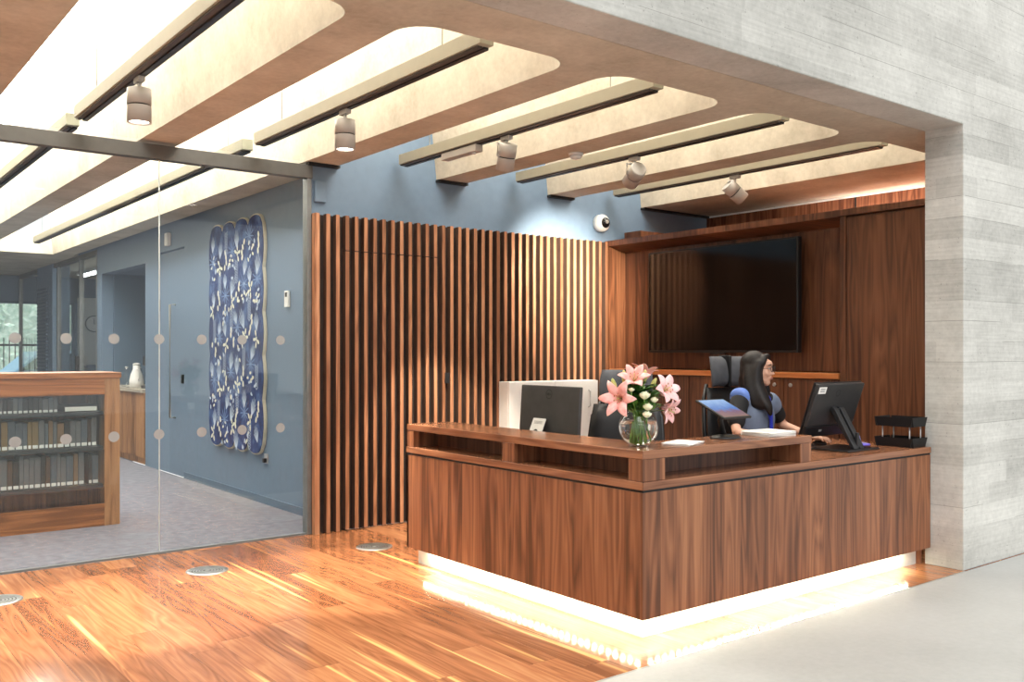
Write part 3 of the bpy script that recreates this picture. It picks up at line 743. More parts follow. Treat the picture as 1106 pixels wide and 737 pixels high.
def blob(u, z, ru, rz, ang, mi, n=9):
    c, s = cos(ang), sin(ang); nb_[0] += 1; dx = nb_[0]*.000004
    pt.face([(XB-.0385-dx, 9.545-(u+ru*cos(t)*c-rz*sin(t)*s), z+ru*cos(t)*s+rz*sin(t)*c) for t in [2*pi*k/n for k in range(n)]], mi)
def spray(u, z, L, n, spread, ang, mi, wd=.008):
    for k in range(n):
        a = ang+spread*(k/(n-1)-.5) if n > 1 else ang
        l = L*(1-.35*abs(k/(n-1)-.5)*2)
        blob(u+sin(a)*l/2*1, z+cos(a)*l/2, wd, l/2, -a, mi)
cell = 0
for i in range(8):
    for j in range(12):
        u = .10+i*.162+rr.uniform(-.03, .03); z = .58+j*.178+rr.uniform(-.035, .035)+(.08 if i % 2 else 0)
        if z > 2.58 or u > 1.25: continue
        k = cell % 7; cell += 1
        if k == 0:
            for q in range(5): blob(u+.048*cos(q*1.26+i), z+.06*sin(q*1.26+i), .017, .033, q*1.26+i-pi/2, 0) if q else blob(u, z, .015, .024, 0, 0)
        elif k in (1, 4): spray(u, z-.11, rr.uniform(.17, .25), 6, .95, rr.uniform(-.5, .5), 1, .006)
        elif k == 2:
            for q in range(10): blob(u+rr.gauss(0, .05), z+rr.gauss(0, .07), .015, .026, rr.uniform(0, 3), 0 if q % 2 else 1)
        elif k == 3: spray(u, z, .14, 11, 5.5, 0, 2, .005)
        elif k == 5:
            for q in range(4): blob(u+rr.uniform(-.05, .05), z+(q-1.5)*.05, .02, .032, rr.uniform(-.5, .5), 0)
        else:
            for q in range(9):
                zz = z-.11+q*.026; blob(u+.02, zz, .004, .03, -.9, 1); blob(u-.02, zz, .004, .03, .9, 1)
part('leaf_print', pt, [plain('print_cream', srgb(214, 216, 200), .9), plain('print_pale_blue', srgb(178, 196, 218), .9), plain('print_mid_blue', srgb(118, 148, 196), .9)], ta)
ph = thing('wall_intercom', 'small white intercom with a dark display on the blue wall', 'intercom', (XB, 7.70, 1.82))
part('casing', MB().box((XB-.025, 7.665, 1.815), (XB-.001, 7.745, 1.96)), M['white_plastic'], ph, bevel=.004)
part('display', MB().box((XB-.027, 7.685, 1.905), (XB-.0255, 7.725, 1.945)), M['black'], ph)
se = thing('wall_sensor', 'small white sensor high on the blue wall over the door', 'sensor', (XB, 10.95, 2.70))
part('casing', MB().box((XB-.05, 10.91, 2.65), (XB-.001, 11.01, 2.80)), M['white_plastic'], se, bevel=.01)
so = thing('wall_socket', 'small pale outlet on the blue wall below the textile hanging', 'socket', (XB, 8.18, .42))
part('plate', MB().box((XB-.01, 8.14, .38), (XB-.001, 8.22, .47)), M['silver'], so, bevel=.002)
part('plug', MB().box((XB-.04, 8.16, .39), (XB-.0105, 8.195, .43)), M['dark_metal'], so, bevel=.004)

# ------------------------------------------------------------------ tea point
tc = thing('tea_counter', 'timber-fronted counter in the blue niche behind the glass', 'counter', (3.9, 12.9, 0))
part('front', MB().box((XB+.0, 11.955, .08), (XB+.02, 13.875, .90)), M['oak_v'], tc)
part('carcass', MB().box((XB+.021, 11.955, 0), (4.29, 13.875, .899)), M['oak_v'], tc)
part('top', MB().box((XB-.02, 11.955, .9005), (4.29, 13.875, .945)), plain('pale_stone', srgb(170, 162, 148), .4), tc, bevel=.003)
for y in (12.4, 12.9, 13.4): part('door_gap', MB().box((XB-.001, y, .1), (XB+.0, y+.006, .89)), M['seam'], tc)
def lathe_thing(name, label, cat, loc, parts_):
    t = thing(name, label, cat, loc)
    for n_, prof_, m_ in parts_: part(n_, MB().lathe(prof_, 24, Matrix.Translation(loc)), m_, t)
    return t
lathe_thing('water_carafe', 'clear glass carafe on the tea counter', 'carafe', (3.62, 13.15, .9455), [('body', [(.06, 0), (.065, .10), (.03, .17), (.028, .22), (.036, .245)], M['vase_glass']), ('stopper', [(.02, .246), (.02, .27)], M['silver'])])
lathe_thing('water_carafe', 'second clear glass carafe, close to the white jug', 'carafe', (3.74, 12.98, .9455), [('body', [(.06, 0), (.065, .10), (.03, .17), (.028, .22), (.036, .245)], M['vase_glass']), ('stopper', [(.02, .246), (.02, .27)], M['silver'])])
j = lathe_thing('vacuum_jug', 'white vacuum jug on the tea counter', 'jug', (3.60, 12.62, .9455), [('body', [(.085, 0), (.09, .09), (.075, .17), (.045, .24), (.042, .29)], M['white']), ('lid', [(.044, .2905), (.046, .315), (.02, .325)], M['white_plastic'])])
part('handle', MB().tube([(3.60, 12.57, 1.19), (3.60, 12.50, 1.17), (3.60, 12.50, 1.08), (3.60, 12.54, 1.04)], .01), M['white_plastic'], j)
cm = thing('coffee_machine', 'black coffee machine at the right of the tea counter', 'coffee machine', (3.75, 12.2, .9455))
part('base', MB().box((3.58, 12.08, .9455), (3.95, 12.36, .985)), M['black'], cm, bevel=.006)
part('body', MB().box((3.76, 12.08, .9855), (3.95, 12.36, 1.24)), M['black'], cm, bevel=.01)
part('head', MB().box((3.60, 12.08, 1.2405), (3.95, 12.36, 1.36)), M['black'], cm, bevel=.012)
part('spout', MB().lathe([(.012, 0), (.016, .05)], 12, Matrix.Translation((3.66, 12.2, 1.19))), M['steel'], cm)
part('pot', MB().lathe([(.05, 0), (.06, .05), (.04, .1)], 20, Matrix.Translation((3.67, 12.2, .986))), M['steel'], cm)
lathe_thing('cup_stack', 'stack of pale cups on top of the coffee machine', 'cups', (3.78, 12.2, 1.361), [('cup', [(.03, 0), (.042, .08)], M['paper']), ('top_cup', [(.032, .0805), (.042, .16)], M['paper'])])
lathe_thing('saucer_pile', 'low pile of white saucers beside the vacuum jug', 'saucers', (3.60, 12.82, .9455), [('saucer', [(.05, 0), (.075, .012)], M['white']), ('upper_saucer', [(.05, .0125), (.075, .025)], M['white'])])

# ------------------------------------------------------------------ bookcase behind the glass
UX0, UX1, UY0, UY1 = -.9, 2.15, 8.0, 8.55
bc = thing('bookcase', 'low timber bookcase full of shelved volumes behind the glass', 'bookcase', (.6, 8.27, 0))
part('top', MB().box((UX0-.01, UY0-.01, 1.205), (UX1+.01, UY1+.01, 1.25)), M['oak'], bc, bevel=.003)
part('top_rail', MB().box((UX0+.12, UY0, 1.07), (UX1-.12, UY0+.02, 1.2045)), M['oak'], bc)
part('bottom_rail', MB().box((UX0+.12, UY0, 0), (UX1-.12, UY0+.03, .18)), M['oak'], bc)
part('side_post', MB().box((UX1-.1195, UY0, 0), (UX1, UY1, 1.2045)), M['oak_v'], bc, bevel=.002)
part('side_post', MB().box((UX0, UY0, 0), (UX0+.1195, UY1, 1.2045)), M['oak_v'], bc, bevel=.002)
part('back_panel', MB().box((UX0+.12, UY1-.02, 0), (UX1-.12, UY1, 1.2045)), M['walnut_dark'], bc)
SHZ = (.335, .645, .93)
for z in SHZ: part('shelf', MB().box((UX0+.12, UY0+.035, z-.03), (UX1-.12, UY1-.021, z)), M['dark_metal'], bc)
part('glass_front', MB().box((UX0+.12, UY0+.006, .181), (UX1-.12, UY0+.012, 1.0695)), M['glass'], bc)
cols = [('dark brown', srgb(74, 54, 40)), ('tan', srgb(118, 92, 66)), ('grey', srgb(96, 96, 98)), ('black', srgb(38, 36, 36)), ('ochre', srgb(122, 98, 62)), ('slate', srgb(78, 86, 94)), ('cream', srgb(160, 150, 132))]
bm_ = [plain('book_cloth_'+n.replace(' ', '_'), c, .8) for n, c in cols]
lab = M['white_plastic']
rb = random.Random(5)
for si, (z, hmax, sname) in enumerate(((SHZ[0], .265, 'bottom'), (SHZ[1], .235, 'middle'))):
    x = .62
    while x < UX1-.17:
        wd = rb.uniform(.028, .055); hh = hmax*rb.uniform(.82, 1); ci = rb.choice([0, 0, 1, 2, 2, 3, 4, 5, 5, 6] if si else [2, 2, 5, 3, 2, 1, 0])
        if rb.random() < .07: x += wd
        t = thing('book', f'{cols[ci][0]} bound volume upright on the {sname} shelf of the bookcase', 'book', (x+wd/2, UY0+.15, z), group=f'{cols[ci][0]} volumes on the {sname} shelf')
        part('cover', MB().box((x, UY0+.09, z+.0005), (x+wd-.002, UY0+.30, z+hh)), bm_[ci], t, bevel=.003)
        part('spine_label', MB().box((x+.004, UY0+.0885, z+.008), (x+wd-.006, UY0+.0898, z+.034)), lab, t)
        x += wd
x = .7
k = 0
while x < 1.7:                                            # shorter volumes on the top shelf
    wd = rb.uniform(.03, .05); ci = rb.choice([3, 2, 3, 5])
    t = thing('book', f'{cols[ci][0]} bound volume upright on the top shelf of the bookcase', 'book', (x+wd/2, UY0+.15, SHZ[2]), group=f'{cols[ci][0]} volumes on the top shelf')
    part('cover', MB().box((x, UY0+.09, SHZ[2]+.0005), (x+wd-.002, UY0+.30, SHZ[2]+rb.uniform(.11, .128))), bm_[ci], t, bevel=.003)
    part('spine_label', MB().box((x+.004, UY0+.0885, SHZ[2]+.006), (x+wd-.006, UY0+.0898, SHZ[2]+.026)), lab, t)
    x += wd
t = thing('display_book', 'large dark book lying flat at the right end of the top shelf', 'book', (1.87, 8.2, SHZ[2]))
part('cover', MB().box((1.74, UY0+.08, SHZ[2]+.0005), (2.0, UY0+.4, SHZ[2]+.05)), bm_[3], t, bevel=.004)
part('page_block', MB().box((1.75, UY0+.078, SHZ[2]+.008), (1.99, UY0+.0795, SHZ[2]+.042)), M['paper'], t)

# ------------------------------------------------------------------ desk equipment
# left all-in-one monitor, back to the hall
ml = thing('desktop_monitor', 'grey all-in-one monitor seen from behind at the left of the counter', 'monitor', (3.78, 4.39, ZW))
TL = Matrix.Translation((3.745, 4.44, .868)) @ Matrix.Rotation(R(4), 4, 'Y')          # local: x depth (screen at +x), y width, z up
def LB(a, b): return MB().box(a, b, 0, TL)
part('back_shell', LB((0, -.283, 0), (.028, .283, .338)), M['mon_back'], ml, bevel=.006)
part('screen', LB((.0282, -.275, .01), (.032, .275, .332)), M['screen'], ml)
ring = MB(); 
for k in range(40):
    a0, a1 = 2*pi*k/40, 2*pi*(k+1)/40
    P = lambda a, r: TL @ Vector((-.0016, r*cos(a), .285+r*sin(a)))
    ring.face([P(a0, .030), P(a1, .030), P(a1, .0265), P(a0, .0265)])
part('logo_ring', ring, M['black_matt'], ml)
tm = text_mb('DELL', .019)
tm.transform(TL @ Matrix.Translation((-.0012, 0, .285)) @ Matrix.Rotation(R(-90), 4, 'Z') @ Matrix.Rotation(R(90), 4, 'X'))
tm.transform(WM[ml].inverted()); tm.materials.clear(); tm.materials.append(M['black_matt'])
part('logo_letters', tm, M['black_matt'], ml)
PL = Matrix.Translation((3.655, 4.50, .80)) @ Matrix.Rotation(R(24), 4, 'Y')
st = MB().box((-.006, -.062, 0), (0, .062, .215), 0, PL)
part('stand_plate', st, M['silver'], ml, bevel=.003)
part('cable_hole', MB().lathe([(.022, 0), (.022, .001)], 24, PL @ Matrix.Translation((-.0062, 0, .12)) @ Matrix.Rotation(R(-90), 4, 'Y')), M['black_matt'], ml)
for k in range(3): part('plate_print', MB().box((-.0068, -.04, .192-k*.007), (-.0062, .04, .195-k*.007), 0, PL), M['print'], ml)
part('stand_foot', MB().box((3.60, 4.36, ZW+.0003), (3.86, 4.60, .7995)), M['dark_metal'], ml, bevel=.004)

# right monitor, seen from behind, tilted back
mr = thing('desktop_monitor', 'black tilted monitor with a white sticker, back turned, on the right of the desk', 'monitor', (5.40, 3.42, ZW))
TR = Matrix.Translation((5.385, 3.555, .876)) @ Matrix.Rotation(R(19), 4, 'X')          # local: x width, y depth (back at -y), z up
def RB(a, b, mi=0): return MB().box(a, b, mi, TR)
part('back_shell', RB((-.262, -.028, .075), (.262, 0, .362)), M['mon_back2'], mr, bevel=.005)
part('chin', RB((-.262, -.030, 0), (.262, 0, .0745)), M['black'], mr, bevel=.005)
part('bezel', RB((-.265, .0005, -.002), (.265, .012, .365)), M['black'], mr, bevel=.003)
part('screen', RB((-.255, .0122, .03), (.255, .0135, .355)), M['screen'], mr)
part('sticker', RB((-.245, -.0295, .300), (-.165, -.0283, .345)), M['paper'], mr)
for k in range(3): part('sticker_print', RB((-.23, -.0302, .312+k*.01), (-.18, -.0297, .316+k*.01)), M['print'], mr)
part('badge', RB((-.115, -.0315, .035), (-.085, -.0303, .05)), M['silver'], mr)
ring = MB()
for k in range(32):
    a0, a1 = 2*pi*k/32, 2*pi*(k+1)/32
    P = lambda a, r: TR @ Vector((-.02+r*cos(a), -.0288, .30+r*sin(a)))
    ring.face([P(a0, .022), P(a1, .022), P(a1, .0195), P(a0, .0195)])
part('logo_ring', ring, M['black_matt'], mr)
arm = MB().prism([(3.29, .800), (3.32, .800), (3.475, 1.05), (3.455, 1.062), (3.435, 1.05)], 0, 5.33, 5.375).prism([(3.29, .800), (3.32, .800), (3.475, 1.05), (3.455, 1.062), (3.435, 1.05)], 0, 5.40, 5.445)
arm.box((5.3755, 3.30, .80), (5.3995, 3.318, .9)).box((5.376, 3.44, 1.0), (5.399, 3.46, 1.05))
part('stand_arm', arm, M['dark_metal'], mr, bevel=.003)
part('stand_foot', MB().box((5.20, 3.255, ZW+.0003), (5.56, 3.56, .7995)), M['black'], mr, bevel=.005)
cbm = MB().tube([(5.44, 3.44, .88), (5.50, 3.40, .90), (5.56, 3.40, .86), (5.62, 3.42, .80), (5.72, 3.43, ZW+.007), (5.80, 3.50, ZW+.007), (5.83, 3.62, ZW+.007)], .005, 8)
solo('power_cable', cbm, plain('grey_violet_cable', srgb(150, 148, 196), .5), 'pale violet cable trailing from the right monitor', 'cable', (5.6, 3.42, ZW))
cbm = MB().tube([(5.60, 3.44, ZW+.008), (5.64, 3.40, ZW+.014), (5.68, 3.40, ZW+.012), (5.70, 3.45, ZW+.008), (5.66, 3.50, ZW+.008), (5.62, 3.48, ZW+.010)], .008, 8)
solo('network_cable', cbm, M['purple'], 'bright violet coiled cable behind the right monitor', 'cable', (5.6, 3.55, ZW))
# keyboard + mouse
kb = thing('keyboard', 'slim dark keyboard before the right monitor', 'keyboard', (5.22, 3.64, ZW))
part('base', MB().box((4.98, 3.60, ZW+.0003), (5.38, 3.73, ZW+.014)), M['black'], kb, bevel=.003)
kk = MB()
for r_ in range(5):
    for c_ in range(15): kk.box((4.99+c_*.0257, 3.605+r_*.0245, ZW+.0143), (5.012+c_*.0257, 3.625+r_*.0245, ZW+.019))
part('key_field', kk, M['dark_metal'], kb)
ms = thing('mouse', 'black computer mouse under her hand', 'mouse', (5.49, 3.65, ZW))
part('shell', MB().ball((5.49, 3.65, ZW+.012), .03, .052, .02), M['black'], ms)
# letter tray
lt = thing('letter_tray', 'black two-tier letter tray against the concrete wall', 'letter tray', (5.87, 3.29, ZW))
def tray(z):
    a, b, c, d = (5.775, 3.15), (5.965, 3.15), (5.965, 3.42), (5.775, 3.42)
    m_ = MB().box((5.79, 3.165, z), (5.965, 3.405, z+.004))
    h_ = .062
    m_.prism([(3.15, z+h_), (3.154, z+h_), (3.169, z), (3.165, z)], 0, 5.775, 5.965)
    m_.prism([(3.42, z+h_), (3.416, z+h_), (3.401, z), (3.405, z)], 0, 5.775, 5.965)
    m_.prism([(5.775, z+h_), (5.7754, z+h_), (5.794, z), (5.79, z)], 1, 3.15, 3.42)
    m_.box((5.961, 3.165, z), (5.965, 3.405, z+h_))
    return m_
part('lower_tray', tray(ZW+.0005), M['black_matt'], lt)
part('upper_tray', tray(ZW+.135), M['black_matt'], lt)
for p in ((5.81, 3.19), (5.81, 3.38), (5.95, 3.19), (5.95, 3.38)):
    part('support', MB().tube([(p[0], p[1], ZW+.005), (p[0], p[1], ZW+.135)], .0045, 8), M['silver'], lt)
# papers on the counter
pm = MB()
def sheet(mb, cx, cy, z, w_, h_, ang):
    mb.box((-w_/2, -h_/2, 0), (w_/2, h_/2, .0025), 0, Matrix.Translation((cx, cy, z)) @ Matrix.Rotation(R(ang), 4, 'Z'))
ps = thing('paper_stack', 'stack of white papers on the right arm of the counter', 'papers', (4.45, 3.30, ZCT))
for k, (a, dx) in enumerate(((-4, 0), (2, .004), (-2, -.003), (5, .006), (-6, .0), (0, .004), (3, -.004), (-3, .003))):
    s1 = MB(); sheet(s1, 4.455+dx, 3.30, ZCT+.0006+k*.0031, .24, .20, a)
    part('sheet', s1, M['paper'], ps)
pr = MB()
for k in range(7): pr.box((-.10, -.075+k*.022, 0), (.09-.02*(k % 3), -.068+k*.022, .0003), 0, Matrix.Translation((4.458, 3.30, ZCT+.0252)) @ Matrix.Rotation(R(-3), 4, 'Z'))
part('printed_lines', pr, M['print'], ps)
pl_ = thing('leaflet_pile', 'low pile of white leaflets lying beside the vase', 'papers', (3.68, 3.27, ZCT))
for k, a in enumerate((20, 26, 17)):
    s1 = MB(); sheet(s1, 3.685, 3.265, ZCT+.0006+k*.0032, .21, .15, a)
    part('sheet', s1, M['paper'], pl_)
# visitor tablet on stand
tb = thing('visitor_tablet', 'tilted touch tablet on a black stand showing a blue picture', 'tablet', (4.11, 3.33, ZCT))
part('foot', MB().lathe([(.095, .0003), (.095, .006), (.08, .014), (.03, .022)], 32, Matrix.Translation((4.11, 3.33, ZCT)) @ Matrix.Diagonal((1, .85, 1, 1))), M['black'], tb)
part('post', MB().tube([(4.11, 3.345, ZCT+.02), (4.10, 3.36, ZCT+.10), (4.095, 3.345, 1.09)], .017, 12), M['black'], tb)
TT = Matrix.Translation((4.10, 3.335, 1.105)) @ Matrix.Rotation(R(24), 4, 'X')
part('tablet_case', MB().box((-.118, -.112, -.012), (.118, .112, 0), 0, TT), M['black'], tb, bevel=.004)
m, nt, out = newmat('tablet_picture'); p_, x_, y_, z_ = pos(nt)
fz = math_(nt, 'ADD', math_(nt, 'MULTIPLY', math_(nt, 'SUBTRACT', z_, 1.062), 11.), math_(nt, 'MULTIPLY', noise(nt, p_, 30, 3), .3))
cr = ramp(nt, fz, [(.15, srgb(168, 140, 128)), (.45, srgb(150, 120, 140)), (.62, srgb(110, 150, 220)), (1., srgb(170, 205, 250))])
em = N(nt, 'ShaderNodeEmission'); nt.links.new(cr, em.inputs[0]); em.inputs[1].default_value = .9
gl = N(nt, 'ShaderNodeBsdfGlossy'); gl.inputs['Roughness'].default_value = .08; mx = N(nt, 'ShaderNodeMixShader'); mx.inputs[0].default_value = .06
nt.links.new(em.outputs[0], mx.inputs[1]); nt.links.new(gl.outputs[0], mx.inputs[2]); nt.links.new(mx.outputs[0], out.inputs[0])
part('tablet_screen', MB().box((-.106, -.1, .0002), (.106, .1, .0012), 0, TT), m, tb)

# ------------------------------------------------------------------ vase and flowers
VC = Vector((3.402, 3.312, ZCT))
va = thing('glass_vase', 'round clear glass bowl vase on the corner of the counter', 'vase', VC)
prof = [(.045, .001)]
for k in range(1, 15):
    a = -pi/2+.42+(pi-.42-.62)*k/14; prof.append((.101*cos(a), .096+.1*sin(a)))
prof.append((prof[-1][0]+.006, prof[-1][1]+.012))
part('bowl', MB().lathe(prof, 40, Matrix.Translation(VC), cap=False), M['vase_glass'], va)
part('base', MB().lathe([(.045, .0008), (.05, .004), (.03, .010)], 32, Matrix.Translation(VC)), M['vase_glass'], va)
part('water', MB().lathe([(.03, .011), (.070, .03), (.094, .07), (.098, .105), (.092, .132)], 40, Matrix.Translation(VC)), M['water'], va)
def petal_strip(L, W_, curl, droop, n=9):
    """one recurved petal growing along +z of the flower, bending outward along +x"""
    rows = []
    x = z = 0.; ang = R(16)
    for i in range(n+1):
        t = i/n; wd = W_*(sin(pi*min(1, t**.8*.97+.03)))**.8*(1 if t < .98 else .3)
        cup = .25*wd
        rows.append([(x+cup*.6*(s*s), s*wd/2, z-0*cup) for s in (-1, -.5, 0, .5, 1)])
        ang = R(16)+curl*t**1.6+droop*t
        x += L/n*sin(ang); z += L/n*cos(ang)
    return rows
def lily_meshes(L, W_, curl, mat):
    rows = petal_strip(L, W_, curl, R(10))
    out_ = []
    for k in range(6):
        mb = MB(); Rz = Matrix.Rotation(2*pi*k/6, 4, 'Z'); sc = 1 if k % 2 else .88
        g = [[mb.bm.verts.new(Rz @ Vector((p[0]*1., p[1]*sc, p[2]))) for p in r] for r in rows]
        for a, b in zip(g, g[1:]):
            for i in range(4):
                f = mb.bm.faces.new([a[i], a[i+1], b[i+1], b[i]]); f.smooth = True
        out_.append(mb)
    return out_
def lily(pos_, d, L, label, mat, curl=1.9, W_=.05):
    d = Vector(d).normalized(); pos_ = Vector(pos_)
    t = thing('lily', label, 'flower', pos_, d.to_track_quat('Z', 'Y').to_matrix(), group='open pink lilies in the vase')
    for mb in lily_meshes(L, W_, curl, mat):
        o = part('petal', mb, mat, t, local=True); s = o.modifiers.new('t', 'SOLIDIFY'); s.thickness = .0012
    st_ = MB()
    for k in range(6):
        a = 2*pi*k/6+.5; e_ = Vector((cos(a)*.022, sin(a)*.022, .07))
        st_.tube([(0, 0, .005), (cos(a)*.007, sin(a)*.007, .04), e_], .0011, 6); st_.ball(e_, .0022, .0055, .0022, 8, 1)
    st_.tube([(0, 0, 0), (0, 0, .08)], .0016, 6)
    part('stamen', st_, [M['bud'], M['anther']], t, local=True)
    stem(t, pos_, d)
    return t
def stem(t, p, d, r=.0032):
    p = Vector(p); foot = VC + Vector((random.uniform(-.045, .045), random.uniform(-.045, .045), .02))
    neck = VC + Vector(((p-VC).x*.22, (p-VC).y*.22, .17))
    neck.x = VC.x+max(-.05, min(.05, neck.x-VC.x)); neck.y = VC.y+max(-.05, min(.05, neck.y-VC.y))
    part('stem', MB().tube([p, p-d*.03, neck.lerp(p-d*.03, .4), neck, foot], r, 8), M['stem'], t)
Rv = Vector((.788, -.616, 0)); Tc = Vector((-.616, -.788, 0)); Uz = Vector((0, 0, 1))   # right, towards the hall, up
def F(r, t_, u): return VC + Rv*r + Tc*t_ + Uz*u
def Dv(r, t_, u): return Rv*r + Tc*t_ + Uz*u
lily(F(-.085, .045, .245), Dv(-.45, .85, .05), .15, 'large pink lily at the left front of the bouquet, lowest petals over the vase', M['petal'], 1.8, .060)
lily(F(-.02, .01, .315), Dv(-.15, .75, .75), .125, 'pink lily at the top centre of the bouquet', M['petal'], 1.6, .054)
lily(F(.105, .035, .275), Dv(.55, .75, .38), .125, 'pink lily at the right of the bouquet with long dark stamens', M['petal_pale'], 1.9, .060)
lily(F(.115, .02, .205), Dv(.7, .6, -.35), .115, 'pale pink lily drooping at the right below another lily', M['petal_pale'], 1.5, .05)
lily(F(.03, -.05, .33), Dv(.2, -.2, .9), .12, 'pink lily at the back of the bouquet, half hidden', M['petal'], 1.4, .05)
def bud(p, d, label, L=.085, r=.0145):
    d = Vector(d).normalized()
    t = thing('lily_bud', label, 'flower bud', p, d.to_track_quat('Z', 'Y').to_matrix(), group='closed lily buds in the vase')
    mb = MB()
    prof_ = [(.003, 0), (r*.7, L*.15), (r, L*.4), (r*.95, L*.65), (r*.55, L*.9), (.002, L)]
    mb.lathe(prof_, 12, None)
    part('bud', mb, M['bud'], t, local=True); stem(t, p, d)
bud(F(-.115, .02, .265), Dv(-.25, .1, 1), 'green-yellow lily bud standing at the far left of the bouquet')
bud(F(-.065, .0, .295), Dv(-.1, 0, 1), 'tall green-yellow lily bud behind the top centre lily', .095)
bud(F(.022, .02, .315), Dv(.1, .3, 1), 'green-yellow lily bud to the right of the top centre lily', .08)
bud(F(.065, -.02, .295), Dv(.45, 0, .8), 'small cream bud beside the right lily', .06, .012)
def rose(p, label, r=.028):
    t = thing('cream_rose', label, 'flower', p, group='cream roses in the vase')
    rr_ = random.Random(int(p[0]*1e5))
    for k in range(11):
        ph = k*2.4; lay = k/11
        mb = MB(); rad = r*(.35+.65*lay); g = []
        for i in range(5):
            v_ = i/4; row = []
            for j_ in range(6):
                a = ph+(j_/5-.5)*1.7
                rad2 = rad*(.35+.75*sin(v_*pi*.62))
                row.append(mb.bm.verts.new(Vector((rad2*cos(a), rad2*sin(a), -r*.6+v_*r*(1.5-.5*lay)-abs(j_/5-.5)*.012*v_))))
            g.append(row)
        for a, b in zip(g, g[1:]):
            for i in range(5):
                f = mb.bm.faces.new([a[i], a[i+1], b[i+1], b[i]]); f.smooth = True
        part('petal', mb, M['cream'], t, local=True)
    part('heart', MB().ball((0, 0, 0), r*.42, r*.42, r*.6, 12), M['cream'], t, local=True)
    stem(t, Vector(p)-Uz*r*.5, Uz)
rose(F(.018, .098, .262), 'cream rose in the middle of the bouquet, uppermost of three')
rose(F(.032, .105, .205), 'cream rose in the middle of the bouquet, between two others', .025)
rose(F(.028, .105, .168), 'cream rose lowest in the bouquet, just above the vase rim', .024)
rose(F(.068, .085, .24), 'cream rosebud tucked under the right lily', .02)
rose(F(-.045, .075, .29), 'cream rosebud peeking out at the upper left of the bouquet', .016)
lf = random.Random(9)
for k in range(22):
    a = lf.uniform(0, 2*pi); t = None
    base = VC + Vector((lf.uniform(-.06, .06), lf.uniform(-.06, .06), lf.uniform(.17, .25)))+Vector((.014, .018, 0))
    t = thing('leafy_sprig', 'dark green leafy sprig filling the bouquet above the vase rim', 'foliage', base, group='leafy sprigs in the vase')
    for q in range(6):
        d = Vector((cos(a+q*1.1)*.8, sin(a+q*1.1)*.8, lf.uniform(.1, .9))).normalized()
        s0 = base + d*lf.uniform(.01, .03)+Uz*lf.uniform(-.02, .06); L = lf.uniform(.065, .11); wv = d.cross(Uz).normalized(); up = wv.cross(d)
        mb = MB(); rows = []
        for i in range(6):
            v_ = i/5; c_ = s0+d*L*v_-up*(-.0)*v_-Uz*.018*v_*v_; wd = .021*sin(pi*min(.98, v_*.9+.06))
            rows.append([mb.bm.verts.new(c_-wv*wd+up*.004), mb.bm.verts.new(c_), mb.bm.verts.new(c_+wv*wd+up*.004)])
        for r0, r1 in zip(rows, rows[1:]):
            for i in range(2): mb.bm.faces.new([r0[i], r0[i+1], r1[i+1], r1[i]]).smooth = True
        part('leaf', mb, M['leaf'], t)
    stem(t, base+Uz*.03, Uz, .0025)

